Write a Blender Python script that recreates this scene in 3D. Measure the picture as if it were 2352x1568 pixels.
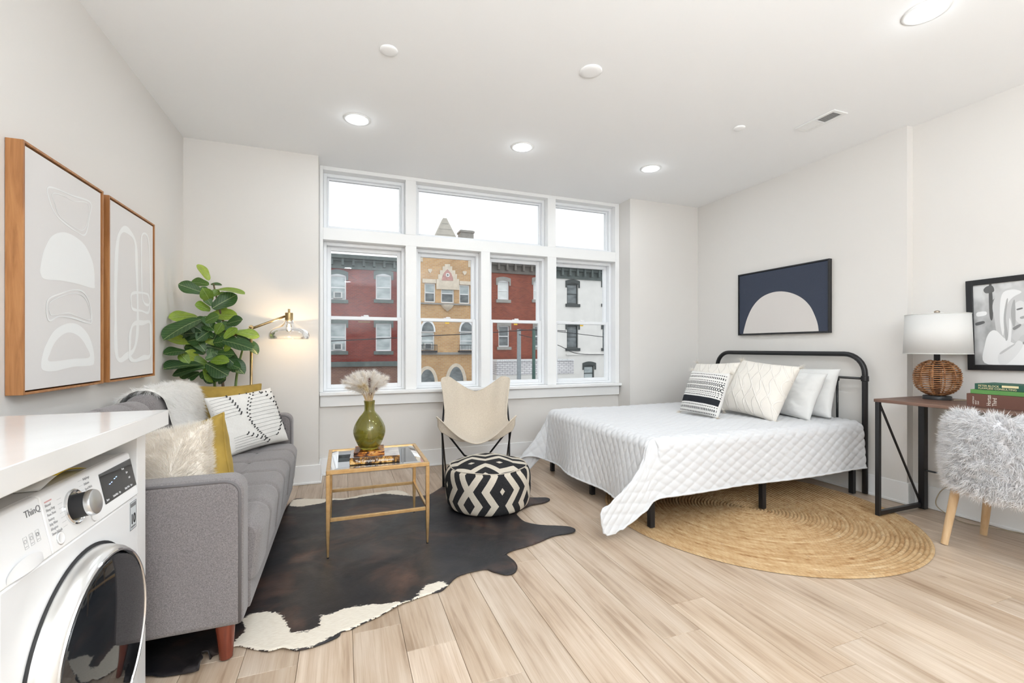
import bpy, bmesh, math, random
import numpy as np
from mathutils import Vector, Matrix, Quaternion, noise as mnoise

for o in list(bpy.data.objects):
    bpy.data.objects.remove(o, do_unlink=True)
scene = bpy.context.scene
COL = scene.collection
PI = math.pi

# ------------------------------------------------------------------ camera
CAM_H = 1.12
FPX, YAW, V0 = 1034.4, math.radians(20.508), 797.4
cam_data = bpy.data.cameras.new('camera')
cam = bpy.data.objects.new('camera', cam_data)
COL.objects.link(cam)
cam.location = (0, 0, CAM_H)
cam.rotation_euler = (PI / 2, 0, -YAW)
cam_data.sensor_width = 36.0
cam_data.lens = 36.0 * FPX / 2352.0
cam_data.shift_y = (V0 - 784.0) / 2352.0
cam_data.clip_start = 0.02
cam_data.clip_end = 300
scene.camera = cam

# ------------------------------------------------------------------ world, exposure
SKY = 1.35
world = bpy.data.worlds.new('overcast_sky')
scene.world = world
world.use_nodes = True
wn = world.node_tree.nodes
wn['Background'].inputs['Color'].default_value = (0.955, 0.975, 1.0, 1)
wn['Background'].inputs['Strength'].default_value = SKY
scene.view_settings.view_transform = 'Standard'
scene.view_settings.look = 'None'
scene.view_settings.gamma = 1.0
scene.view_settings.use_curve_mapping = False
scene.view_settings.exposure = 0.15
DOWNLIGHT_W = 4.5
GLOW_W = 0.25                   # added point light under the lens, brightens the ceiling around it
DOWNLIGHT_COL = (0.845, 0.93, 1.0)
UPLIGHT_W = 114.0               # each unseen torchiere, added behind the camera as fill
scene.cycles.max_bounces = 9
scene.cycles.diffuse_bounces = 5
scene.cycles.glossy_bounces = 3
scene.cycles.transmission_bounces = 6
scene.cycles.transparent_max_bounces = 12

# ------------------------------------------------------------------ pixel helpers (photo frame 2352 x 1568)
_c, _s = math.cos(YAW), math.sin(YAW)
def ray(u, v):
    l = (u - 1176.0) / FPX
    return Vector((l * _c + _s, -l * _s + _c, (V0 - v) / FPX))
def on_x(u, v, x):
    r = ray(u, v); return Vector((0, 0, CAM_H)) + r * (x / r.x)
def on_y(u, v, y):
    r = ray(u, v); return Vector((0, 0, CAM_H)) + r * (y / r.y)
def on_z(u, v, z):
    r = ray(u, v); return Vector((0, 0, CAM_H)) + r * ((z - CAM_H) / r.z)

# ------------------------------------------------------------------ node expression helper
class Ex:
    def __init__(self, nt, sock): self.nt, self.s = nt, sock
    def _op(self, op, *others):
        n = self.nt.nodes.new('ShaderNodeMath'); n.operation = op
        for i, a in enumerate((self,) + others):
            if isinstance(a, Ex): self.nt.links.new(a.s, n.inputs[i])
            else: n.inputs[i].default_value = a
        return Ex(self.nt, n.outputs[0])
    def __add__(a, b): return a._op('ADD', b)
    __radd__ = __add__
    def __sub__(a, b): return a._op('SUBTRACT', b)
    def __rsub__(a, b): return (a * -1.0) + b
    def __mul__(a, b): return a._op('MULTIPLY', b)
    __rmul__ = __mul__
    def __truediv__(a, b): return a._op('DIVIDE', b)
    def abs(a): return a._op('ABSOLUTE')
    def sin(a): return a._op('SINE')
    def floor(a): return a._op('FLOOR')
    def fract(a): return a._op('FRACT')
    def mod(a, b): return a._op('FLOORED_MODULO', b)
    def pp(a, b): return a._op('PINGPONG', b)
    def pow(a, b): return a._op('POWER', b)
    def sqrt(a): return a._op('SQRT')
    def lt(a, b): return a._op('LESS_THAN', b)
    def gt(a, b): return a._op('GREATER_THAN', b)
    def mn(a, b): return a._op('MINIMUM', b)
    def mx(a, b): return a._op('MAXIMUM', b)
    def atan2(a, b): return a._op('ARCTAN2', b)
    def between(a, lo, hi): return a.gt(lo) * a.lt(hi)
    def sstep(a, lo, hi):
        n = a.nt.nodes.new('ShaderNodeMapRange'); n.interpolation_type = 'SMOOTHSTEP'
        a.nt.links.new(a.s, n.inputs['Value'])
        n.inputs['From Min'].default_value = lo; n.inputs['From Max'].default_value = hi
        return Ex(a.nt, n.outputs[0])

class M:
    """material under construction"""
    def __init__(self, name, col=(0.8, 0.8, 0.8), rough=0.6, metal=0.0, spec=0.5, **kw):
        self.m = bpy.data.materials.new(name); self.m.use_nodes = True
        self.nt = self.m.node_tree
        self.b = self.nt.nodes['Principled BSDF']
        self.out = self.nt.nodes['Material Output']
        self.b.inputs['Base Color'].default_value = (*col, 1)
        self.b.inputs['Roughness'].default_value = rough
        self.b.inputs['Metallic'].default_value = metal
        self.b.inputs['Specular IOR Level'].default_value = spec
        self.m.diffuse_color = (*col, 1)
        for k, v in kw.items():
            self.b.inputs[k.replace('_', ' ')].default_value = v
    def node(self, t, **kw):
        n = self.nt.nodes.new(t)
        for k, v in kw.items(): setattr(n, k, v)
        return n
    def link(self, a, b): self.nt.links.new(a, b)
    def coord(self, kind='Object'):
        n = self.node('ShaderNodeTexCoord'); return n.outputs[kind]
    def uv(self, name=None):
        if name:
            n = self.node('ShaderNodeUVMap'); n.uv_map = name; return n.outputs[0]
        return self.coord('UV')
    def sep(self, vec):
        n = self.node('ShaderNodeSeparateXYZ'); self.link(vec, n.inputs[0])
        return [Ex(self.nt, n.outputs[i]) for i in range(3)]
    def comb(self, *xyz):
        n = self.node('ShaderNodeCombineXYZ')
        for i, a in enumerate(xyz):
            if isinstance(a, Ex): self.link(a.s, n.inputs[i])
            else: n.inputs[i].default_value = a
        return n.outputs[0]
    def scale(self, vec, sc, rot=None, loc=None):
        n = self.node('ShaderNodeMapping'); self.link(vec, n.inputs[0])
        n.inputs['Scale'].default_value = sc if hasattr(sc, '__len__') else (sc,) * 3
        if rot: n.inputs['Rotation'].default_value = rot
        if loc: n.inputs['Location'].default_value = loc
        return n.outputs[0]
    def noise(self, vec, scale=5, detail=4, rough=0.55, dist=0.0):
        n = self.node('ShaderNodeTexNoise'); self.link(vec, n.inputs['Vector'])
        n.inputs['Scale'].default_value = scale; n.inputs['Detail'].default_value = detail
        n.inputs['Roughness'].default_value = rough; n.inputs['Distortion'].default_value = dist
        return Ex(self.nt, n.outputs[0])
    def ramp(self, fac, stops, interp='LINEAR'):
        n = self.node('ShaderNodeValToRGB'); n.color_ramp.interpolation = interp
        self.link(fac.s if isinstance(fac, Ex) else fac, n.inputs[0])
        el = n.color_ramp.elements
        while len(el) < len(stops): el.new(0.5)
        for e, (p, c) in zip(el, stops):
            e.position = p; e.color = (*c, 1) if len(c) == 3 else c
        return n.outputs[0]
    def mix(self, fac, a, b, blend='MIX'):
        n = self.node('ShaderNodeMix', data_type='RGBA', blend_type=blend)
        for s, v in ((n.inputs[0], fac), (n.inputs[6], a), (n.inputs[7], b)):
            if isinstance(v, Ex): self.link(v.s, s)
            elif isinstance(v, bpy.types.NodeSocket): self.link(v, s)
            elif hasattr(v, '__len__'): s.default_value = (*v, 1)
            else: s.default_value = v
        return n.outputs[2]
    def color(self, c): self.link(c, self.b.inputs['Base Color']); return self
    def rough(self, e): self.link(e.s, self.b.inputs['Roughness']); return self
    def bump(self, e, strength=0.3, dist=0.01):
        n = self.node('ShaderNodeBump')
        n.inputs['Strength'].default_value = strength; n.inputs['Distance'].default_value = dist
        self.link(e.s if isinstance(e, Ex) else e, n.inputs['Height'])
        self.link(n.outputs[0], self.b.inputs['Normal']); return self

MATS = {}
def mat(name, col=(0.8, 0.8, 0.8), rough=0.6, metal=0.0, spec=0.5, var=0.0, vscale=8.0, bump=0.0, bscale=60.0, bdist=0.002, **kw):
    """plain procedural material with optional tonal noise and fine relief"""
    if name in MATS: return MATS[name]
    m = M(name, col, rough, metal, spec, **kw)
    if var > 0:
        n = m.noise(m.coord(), vscale, 4)
        lo = tuple(max(0, c * (1 - var)) for c in col); hi = tuple(min(1, c * (1 + var)) for c in col)
        m.color(m.ramp(n, [(0.3, lo), (0.7, hi)]))
    if bump > 0:
        m.bump(m.noise(m.coord(), bscale, 3), bump, bdist)
    MATS[name] = m.m
    return m.m

# ------------------------------------------------------------------ mesh helpers
class MB:
    def __init__(self): self.v, self.f, self.uv = [], [], {}
    def add(self, vs, fs):
        n = len(self.v); self.v += [tuple(a) for a in vs]; self.f += [tuple(i + n for i in q) for q in fs]; return self
    def box(self, x0, x1, y0, y1, z0, z1):
        return self.add([(x0, y0, z0), (x1, y0, z0), (x1, y1, z0), (x0, y1, z0), (x0, y0, z1), (x1, y0, z1), (x1, y1, z1), (x0, y1, z1)],
                        [(0, 3, 2, 1), (4, 5, 6, 7), (0, 1, 5, 4), (1, 2, 6, 5), (2, 3, 7, 6), (3, 0, 4, 7)])
    def tube(self, pts, r, seg=12, caps=True, closed=False):
        pts = [Vector(p) for p in pts]; n = len(pts)
        rs = r if hasattr(r, '__len__') else [r] * n
        t0 = (pts[1] - pts[0]).normalized()
        a = t0.orthogonal().normalized(); base = len(self.v); prev = t0
        for i, p in enumerate(pts):
            if closed: t = (pts[(i + 1) % n] - pts[i - 1]).normalized()
            elif i == 0: t = t0
            elif i == n - 1: t = (pts[-1] - pts[-2]).normalized()
            else: t = ((pts[i + 1] - p).normalized() + (p - pts[i - 1]).normalized()).normalized()
            q = prev.rotation_difference(t); a = (q @ a); a = (a - t * a.dot(t)).normalized(); prev = t
            b = t.cross(a)
            for k in range(seg):
                w = 2 * PI * k / seg
                self.v.append(tuple(p + (a * math.cos(w) + b * math.sin(w)) * rs[i]))
        m = n if closed else n - 1
        for i in range(m):
            j = (i + 1) % n
            for k in range(seg):
                k2 = (k + 1) % seg
                self.f.append((base + i * seg + k, base + i * seg + k2, base + j * seg + k2, base + j * seg + k))
        if caps and not closed:
            self.f.append(tuple(base + k for k in reversed(range(seg))))
            self.f.append(tuple(base + (n - 1) * seg + k for k in range(seg)))
        return self
    def bar(self, p, q, w, h=None, up=(0, 0, 1)):
        """rectangular bar from p to q"""
        h = h or w; p, q = Vector(p), Vector(q); t = (q - p).normalized(); up = Vector(up)
        if abs(t.dot(up)) > 0.95: up = Vector((1, 0, 0))
        a = t.cross(up).normalized(); b = a.cross(t)
        vs = [e + a * (sx * w / 2) + b * (sy * h / 2) for e in (p, q) for sx, sy in ((-1, -1), (1, -1), (1, 1), (-1, 1))]
        return self.add(vs, [(3, 2, 1, 0), (4, 5, 6, 7), (0, 1, 5, 4), (1, 2, 6, 5), (2, 3, 7, 6), (3, 0, 4, 7)])
    def lathe(self, prof, seg=32, c=(0, 0, 0), cap0=True, cap1=True, axis='z'):
        base = len(self.v); n = len(prof)
        for r, z in prof:
            for k in range(seg):
                w = 2 * PI * k / seg; x, y = r * math.cos(w), r * math.sin(w)
                p = (x, y, z) if axis == 'z' else ((z, x, y) if axis == 'x' else (y, z, x))
                self.v.append((c[0] + p[0], c[1] + p[1], c[2] + p[2]))
        for i in range(n - 1):
            for k in range(seg):
                k2 = (k + 1) % seg
                self.f.append((base + i * seg + k, base + i * seg + k2, base + (i + 1) * seg + k2, base + (i + 1) * seg + k))
        if cap0: self.f.append(tuple(base + k for k in reversed(range(seg))))
        if cap1: self.f.append(tuple(base + (n - 1) * seg + k for k in range(seg)))
        return self
    def prism(self, poly, fn, t):
        """poly: list of 2d points (ccw), fn(a,b,d)->3d, thickness 0..t"""
        n = len(poly); base = len(self.v)
        for d in (0, t):
            for a, b in poly: self.v.append(tuple(fn(a, b, d)))
        self.f.append(tuple(base + k for k in reversed(range(n)))); self.f.append(tuple(base + n + k for k in range(n)))
        for k in range(n):
            j = (k + 1) % n; self.f.append((base + k, base + j, base + n + j, base + n + k))
        return self
    def grid(self, fn, nu, nv, closed_u=False):
        base = len(self.v)
        for j in range(nv + 1):
            for i in range(nu + (0 if closed_u else 1)):
                self.v.append(tuple(fn(i / nu, j / nv)))
        w = nu if closed_u else nu + 1
        for j in range(nv):
            for i in range(nu):
                i2 = (i + 1) % w
                self.f.append((base + j * w + i, base + j * w + i2, base + (j + 1) * w + i2, base + (j + 1) * w + i))
        return self

def mesh_obj(name, mb, material=None, parent=None, smooth=False, bevel=0.0, bseg=2, loc=None, sub=0, auto=None):
    me = bpy.data.meshes.new(name)
    if isinstance(mb, MB):
        me.from_pydata(mb.v, [], mb.f)
    else:
        me = mb
    me.update()
    o = bpy.data.objects.new(name, me); COL.objects.link(o)
    if material is not None and not me.materials: me.materials.append(material)
    if smooth or auto is not None:
        me.polygons.foreach_set('use_smooth', [True] * len(me.polygons))
        if auto is not None:
            me.set_sharp_from_angle(angle=math.radians(auto))
    if parent is not None: o.parent = parent
    if loc is not None: o.location = loc
    if bevel > 0:
        b = o.modifiers.new('bevel', 'BEVEL'); b.width = bevel; b.segments = bseg; b.limit_method = 'ANGLE'; b.angle_limit = math.radians(40)
        b.harden_normals = False
        if not (smooth or auto):
            me.polygons.foreach_set('use_smooth', [True] * len(me.polygons)); me.set_sharp_from_angle(angle=math.radians(50))
    if sub:
        s = o.modifiers.new('subdivision', 'SUBSURF'); s.levels = sub; s.render_levels = sub
    return o

def tag(o, label=None, cat=None, group=None, kind=None):
    if label: o['label'] = label
    if cat: o['category'] = cat
    if group: o['group'] = group
    if kind: o['kind'] = kind
    return o
def thing(name, label, cat, loc=(0, 0, 0), rz=0.0, group=None):
    o = bpy.data.objects.new(name, None); COL.objects.link(o)
    o.location = loc; o.rotation_euler = (0, 0, rz); o.empty_display_size = 0.1
    return tag(o, label, cat, group)
def structure(name, mb, material, parent=None, **kw):
    o = mesh_obj(name, mb, material, parent, **kw)
    if parent is None: o['kind'] = 'structure'
    return o
def structure_root(name, loc=(0, 0, 0)):
    o = bpy.data.objects.new(name, None); COL.objects.link(o); o.location = loc; o['kind'] = 'structure'; return o

def bezier_smooth(pts, n=8, closed=True):
    """catmull-rom through 2d/3d points"""
    pts = [Vector(p) for p in pts]; out = []; m = len(pts)
    rng = range(m) if closed else range(m - 1)
    for i in rng:
        if closed: p0, p1, p2, p3 = pts[i - 1], pts[i], pts[(i + 1) % m], pts[(i + 2) % m]
        else: p0, p1, p2, p3 = pts[max(i - 1, 0)], pts[i], pts[i + 1], pts[min(i + 2, m - 1)]
        for k in range(n):
            t = k / n
            out.append(0.5 * ((2 * p1) + (p2 - p0) * t + (2 * p0 - 5 * p1 + 4 * p2 - p3) * t * t + (3 * p1 - p0 - 3 * p2 + p3) * t ** 3))
    if not closed: out.append(pts[-1])
    return out

def set_uv(me, fn, name='UVMap'):
    uvl = me.uv_layers.new(name=name)
    co = np.empty(len(me.vertices) * 3); me.vertices.foreach_get('co', co); co = co.reshape(-1, 3)
    idx = np.empty(len(me.loops), dtype=np.int64); me.loops.foreach_get('vertex_index', idx)
    uv = fn(co)[idx]
    uvl.data.foreach_set('uv', uv.astype(np.float32).ravel())
def set_uv_verts(me, uvs, name='UVMap'):
    uvl = me.uv_layers.new(name=name)
    idx = np.empty(len(me.loops), dtype=np.int64); me.loops.foreach_get('vertex_index', idx)
    uvl.data.foreach_set('uv', np.asarray(uvs, dtype=np.float32)[idx].ravel())

def text_obj(name, txt, size, material, parent, mtx, align='LEFT', spacing=1.0, xscale=1.0, bold=0.0, depth=0.0004):
    cu = bpy.data.curves.new(name, 'FONT'); cu.body = txt; cu.size = size; cu.align_x = align; cu.extrude = depth; cu.offset = bold
    cu.space_character = spacing; cu.resolution_u = 3
    tmp = bpy.data.objects.new('tmp_text', cu); COL.objects.link(tmp)
    dg = bpy.context.evaluated_depsgraph_get()
    me = bpy.data.meshes.new_from_object(tmp.evaluated_get(dg))
    bpy.data.objects.remove(tmp, do_unlink=True); bpy.data.curves.remove(cu)
    if xscale != 1.0: me.transform(Matrix.Scale(xscale, 4, Vector((1, 0, 0))))
    me.name = name; me.materials.clear(); me.materials.append(material)
    o = bpy.data.objects.new(name, me); COL.objects.link(o); o.parent = parent; o.matrix_local = mtx
    return o
def frame_mtx(origin, xdir, ydir):
    x = Vector(xdir).normalized(); y = Vector(ydir); y = (y - x * y.dot(x)).normalized(); z = x.cross(y)
    m = Matrix((x, y, z)).transposed().to_4x4(); m.translation = Vector(origin); return m

def strands(name, roots, dirs, lens, widths, material, parent, droop=0.3, seg=3, curl=0.0, seed=1, loc=None, attr=None):
    """hair built as thin tapering strips; roots, dirs: Nx3 arrays"""
    rng = np.random.default_rng(seed); N = len(roots)
    roots = np.asarray(roots, float); d = np.asarray(dirs, float); d /= np.linalg.norm(d, axis=1, keepdims=True)
    r = rng.normal(size=(N, 3)); side = np.cross(d, r); side /= np.linalg.norm(side, axis=1, keepdims=True)
    lens = np.broadcast_to(np.asarray(lens, float), (N,)); widths = np.broadcast_to(np.asarray(widths, float), (N,))
    bend = rng.normal(size=(N, 3)) * curl
    P = []; p = roots.copy(); dd = d.copy()
    for k in range(seg + 1):
        P.append(p.copy())
        dd = dd + (bend + np.array([0, 0, -droop])) / seg
        dd /= np.linalg.norm(dd, axis=1, keepdims=True)
        p = p + dd * (lens / seg)[:, None]
    per = 2 * seg + 1
    V = np.empty((N, per, 3))
    for k in range(seg):
        w = widths * (1.0 - 0.55 * k / seg) * 0.5
        V[:, 2 * k] = P[k] - side * w[:, None]; V[:, 2 * k + 1] = P[k] + side * w[:, None]
    V[:, 2 * seg] = P[seg]
    base = (np.arange(N) * per)[:, None]
    quads = np.concatenate([base + np.array([[2 * k, 2 * k + 1, 2 * k + 3, 2 * k + 2]]) for k in range(seg - 1)], axis=0) if seg > 1 else np.empty((0, 4), int)
    tris = base + np.array([[2 * seg - 2, 2 * seg - 1, 2 * seg]])
    nq, nt_ = len(quads), len(tris)
    me = bpy.data.meshes.new(name)
    me.vertices.add(N * per); me.vertices.foreach_set('co', V.reshape(-1).astype(np.float32))
    me.loops.add(nq * 4 + nt_ * 3)
    me.loops.foreach_set('vertex_index', np.concatenate([quads.ravel(), tris.ravel()]).astype(np.int32))
    me.polygons.add(nq + nt_)
    me.polygons.foreach_set('loop_start', np.concatenate([np.arange(nq) * 4, nq * 4 + np.arange(nt_) * 3]).astype(np.int32))
    me.update(calc_edges=True); me.validate()
    me.polygons.foreach_set('use_smooth', [True] * len(me.polygons))
    # uv: x = random per strand, y = position along strand
    t = np.concatenate([np.repeat(np.arange(seg) / seg, 2), [1.0]])
    uv = np.empty((N, per, 2)); uv[:, :, 0] = rng.random(N)[:, None]; uv[:, :, 1] = t[None]
    set_uv_verts(me, uv.reshape(-1, 2))
    me.materials.append(material)
    o = bpy.data.objects.new(name, me); COL.objects.link(o); o.parent = parent
    if loc is not None: o.location = loc
    o['kind'] = 'stuff'
    return o

def sample_surface(me, n, seed=0):
    """random points and smooth normals on a mesh"""
    rng = np.random.default_rng(seed)
    me.calc_loop_triangles()
    co = np.empty(len(me.vertices) * 3); me.vertices.foreach_get('co', co); co = co.reshape(-1, 3)
    no = np.empty(len(me.vertices) * 3); me.vertices.foreach_get('normal', no); no = no.reshape(-1, 3)
    tr = np.empty(len(me.loop_triangles) * 3, dtype=np.int32); me.loop_triangles.foreach_get('vertices', tr); tr = tr.reshape(-1, 3)
    a, b, c = co[tr[:, 0]], co[tr[:, 1]], co[tr[:, 2]]
    ar = np.linalg.norm(np.cross(b - a, c - a), axis=1); ar /= ar.sum()
    k = rng.choice(len(tr), size=n, p=ar)
    r1 = np.sqrt(rng.random(n)); r2 = rng.random(n)
    w = np.stack([1 - r1, r1 * (1 - r2), r1 * r2], axis=1)
    P = (co[tr[k]] * w[:, :, None]).sum(1); Nn = (no[tr[k]] * w[:, :, None]).sum(1)
    Nn /= np.linalg.norm(Nn, axis=1, keepdims=True) + 1e-9
    return P, Nn, rng

def clump_noise(P, rng, k, seed=0):
    """one random vector per tuft: every strand takes the vector of the nearest tuft centre"""
    r = np.random.default_rng(seed); cidx = r.choice(len(P), k, replace=False); C = P[cidx]; vec = r.normal(size=(k, 3)); out = np.empty(len(P), int)
    for i in range(0, len(P), 4000):
        d = ((P[i:i + 4000, None, :] - C[None]) ** 2).sum(2); out[i:i + 4000] = d.argmin(1)
    return vec[out], C[out]
# ================================================================== ROOM SHELL
XL, YB, X1, YW, X2, XR, YJ, XR2 = -1.132, 4.047, -0.195, 4.267, 2.855, 3.766, 2.022, 3.833
YK, H = -3.4, 2.703            # wall behind the camera, ceiling height
YO = 4.46                      # outer face of the window wall

def wall_mat(name, col):
    m = M(name, col, 0.75, spec=0.25)
    m.bump(m.noise(m.coord(), 220, 3), 0.06, 0.002)
    return m.m
WALL = wall_mat('wall_paint_warm_white', (0.765, 0.738, 0.705))
CEIL = wall_mat('ceiling_paint', (0.94, 0.94, 0.94))
TRIM = mat('white_trim_paint', (0.88, 0.88, 0.875), 0.38, spec=0.5)

structure('wall_left', MB().box(XL - .15, XL, YK, YB, 0, H), WALL)
structure('wall_right', MB().box(XR, XR + .25, YJ, YB, 0, H).box(XR2, XR2 + .18, YK, YJ, 0, H), WALL)
b = MB().box(XL - .15, X1, YB, YO, 0, H).box(X2, XR + .25, YB, YO, 0, H).box(X1, X2, YW, YO, 0, 0.70)
structure('wall_back', b, WALL)
structure('wall_front', MB().box(XL - .15, XR2 + .18, YK - .15, YK, 0, H), WALL)
structure('ceiling', MB().box(XL - .15, XR2 + .18, YK - .15, YO, H, H + .15), CEIL)

# ---- floor: one board after another, running towards the window
def wood_floor_mat():
    m = M('oak_floor_board', (0.6, 0.45, 0.33), 0.34, spec=0.45)
    oc = m.coord('Object'); oi = m.node('ShaderNodeObjectInfo')
    rnd = Ex(m.nt, oi.outputs['Random'])
    x, y, z = m.sep(oc)
    vec = m.comb(x + rnd * 37.0, y + rnd * 91.0, rnd * 13.0)
    streak = m.noise(m.scale(vec, (26, 1.1, 1)), 1.6, 5, 0.6, 0.6)
    fine = m.noise(m.scale(vec, (190, 3.0, 1)), 1.5, 3, 0.6)
    blot = m.noise(m.scale(vec, (5, 1.3, 1)), 1.5, 3, 0.5)
    knot = m.noise(m.scale(vec, (9, 4.5, 1)), 1.25, 2, 0.5, 0.4)
    base = m.ramp(streak * 0.55 + blot * 0.45, [(0.32, (0.30, 0.205, 0.135)), (0.46, (0.475, 0.365, 0.27)), (0.64, (0.615, 0.51, 0.41))])
    tone = m.ramp(rnd, [(0.0, (0.80, 0.76, 0.72)), (0.35, (1.0, 0.98, 0.95)), (0.7, (0.93, 0.93, 0.93)), (1.0, (1.08, 1.06, 1.04))])
    c = m.mix(1.0, base, tone, 'MULTIPLY')
    c = m.mix(fine.sstep(0.50, 0.72) * 0.42, c, (0.40, 0.27, 0.17))
    c = m.mix(knot.sstep(0.73, 0.80) * 0.7, c, (0.22, 0.13, 0.08))
    m.color(c)
    m.rough(fine * 0.14 + 0.30)
    m.bump(fine, 0.10, 0.0012)
    return m.m
FLOORM = wood_floor_mat()
JOINT = mat('floor_joint', (0.22, 0.16, 0.11), 0.9)
floor = structure('floor', MB().box(XL - .1, XR2 + .1, YK, YO - .1, -0.12, -0.0105), JOINT)
random.seed(11)
PW, PL = 0.1852, 1.51
full_me = None
def board_mesh(x0, x1, y0, y1):
    mb = MB(); g = 0.0006; c = 0.0012
    a, b_, d, e = x0 + g, x1 - g, y0 + g, y1 - g
    mb.add([(a, d, -.0105), (b_, d, -.0105), (b_, e, -.0105), (a, e, -.0105),
            (a, d, -c), (b_, d, -c), (b_, e, -c), (a, e, -c),
            (a + c, d + c, 0), (b_ - c, d + c, 0), (b_ - c, e - c, 0), (a + c, e - c, 0)],
           [(0, 3, 2, 1), (8, 9, 10, 11)] + [(i, (i + 1) % 4, 4 + (i + 1) % 4, 4 + i) for i in range(4)] + [(4 + i, 4 + (i + 1) % 4, 8 + (i + 1) % 4, 8 + i) for i in range(4)])
    return mb
kx = math.floor((XL - .02 - 0.218) / PW)
x = 0.218 + kx * PW
while x < XR2:
    y = YK - random.random() * PL
    while y < YW:
        x0, x1_, y0, y1_ = max(x, XL - .03), min(x + PW, XR2 + .03), max(y, YK), min(y + PL, YW + .03)
        if x1_ - x0 > .01 and y1_ - y0 > .02:
            if abs(x1_ - x0 - PW) < 1e-6 and abs(y1_ - y0 - PL) < 1e-6:
                if full_me is None:
                    o = mesh_obj('floor_board', board_mesh(-PW / 2, PW / 2, -PL / 2, PL / 2), FLOORM, floor); full_me = o.data
                else:
                    o = bpy.data.objects.new('floor_board', full_me); COL.objects.link(o); o.parent = floor
            else:
                w2, l2 = (x1_ - x0) / 2, (y1_ - y0) / 2
                o = mesh_obj('floor_board', board_mesh(-w2, w2, -l2, l2), FLOORM, floor)
            o.location = ((x0 + x1_) / 2, (y0 + y1_) / 2, 0)
        y += PL
    x += PW

# ---- baseboards
BH, BT = 0.155, 0.016
def baseboard(name, segs):
    mb = MB()
    for (x0, x1, y0, y1) in segs: mb.box(x0, x1, y0, y1, 0.001, BH)
    o = structure(name, mb, TRIM, bevel=0.003)
    sh = MB()
    for (x0, x1, y0, y1) in segs:
        e = 0.008
        sh.box(x0 - e, x1 + e, y0 - e, y1 + e, 0.0008, 0.018)
    mesh_obj('shoe_moulding', sh, TRIM, o, bevel=0.003)
baseboard('baseboard_back', [(XL, X1 + BT, YB - BT, YB), (X1, X1 + BT, YB, YW), (X1, X2, YW - BT, YW), (X2 - BT, X2, YB, YW), (X2 - BT, XR, YB - BT, YB)])
baseboard('baseboard_left', [(XL, XL + BT, 1.83, YB - BT), (XL, XL + BT, YK, 0.35)])
baseboard('baseboard_right', [(XR - BT, XR, YJ - BT, YB - BT), (XR, XR2, YJ - BT, YJ), (XR2 - BT, XR2, YK, YJ - BT)])
baseboard('baseboard_front', [(XL + BT, XR2 - BT, YK, YK + BT)])

# ================================================================== WINDOWS
ZS, ZL1, ZT0, ZT1 = 0.73, 2.06, 2.165, 2.668
LOW = [(-.167, .538), (.637, 1.265), (1.357, 1.983), (2.084, 2.804)]
UPP = [(-.167, .538), (.633, 1.985), (2.077, 2.804)]
CY0 = 4.247
trim = structure_root('trim_1', (0, CY0, 0))
def board(x0, x1, z0, z1, y0=CY0, y1=YO, name='casing_board', par=trim):
    return mesh_obj(name, MB().box(x0, x1, y0 - CY0, y1 - CY0, z0, z1), TRIM, par, bevel=0.002)
board(X1 + .001, LOW[0][0], ZS, H - .001); board(LOW[3][1], X2 - .001, ZS, H - .001)
board(LOW[0][0], LOW[3][1], ZT1, H - .001)
board(LOW[0][0], LOW[3][1], ZL1, ZT0)
board(LOW[0][1], LOW[1][0], ZS, ZL1); board(LOW[1][1], LOW[2][0], ZS, ZL1); board(LOW[2][1], LOW[3][0], ZS, ZL1)
board(UPP[0][1], UPP[1][0], ZT0, ZT1); board(UPP[1][1], UPP[2][0], ZT0, ZT1)
sill = structure('trim_2', MB().box(X1 + .002, X2 - .003, 4.19, YO - .002, 0.702, ZS - .0005), TRIM, bevel=0.004)
mesh_obj('apron', MB().box(X1 + .004, X2 - .012, 4.232, YW - .001, 0.603, 0.7015), TRIM, sill, bevel=0.002)

VINYL = mat('white_vinyl', (0.86, 0.875, 0.895), 0.3, spec=0.5)
def glass_mat(name, tint, refl=1.0):
    m = M(name); nt = m.nt; nt.nodes.remove(m.b)
    tr = m.node('ShaderNodeBsdfTransparent'); tr.inputs[0].default_value = (*tint, 1)
    gl = m.node('ShaderNodeBsdfGlossy'); gl.inputs['Roughness'].default_value = 0.0; gl.inputs['Color'].default_value = (1, 1, 1, 1)
    fr = m.node('ShaderNodeFresnel'); fr.inputs['IOR'].default_value = 1.5
    mx = m.node('ShaderNodeMixShader')
    f = Ex(nt, fr.outputs[0]) * refl
    nt.links.new(f.mn(1.0).s, mx.inputs[0]); nt.links.new(tr.outputs[0], mx.inputs[1]); nt.links.new(gl.outputs[0], mx.inputs[2])
    nt.links.new(mx.outputs[0], m.out.inputs['Surface'])
    return m.m
PANE = glass_mat('window_pane', (0.965, 0.975, 0.975), 0.30)
STICK = mat('yellow_sticker', (0.85, 0.55, 0.05), 0.5); STICKD = mat('brown_sticker', (0.25, 0.20, 0.10), 0.5)
METW = mat('white_latch', (0.85, 0.85, 0.86), 0.3)

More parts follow.
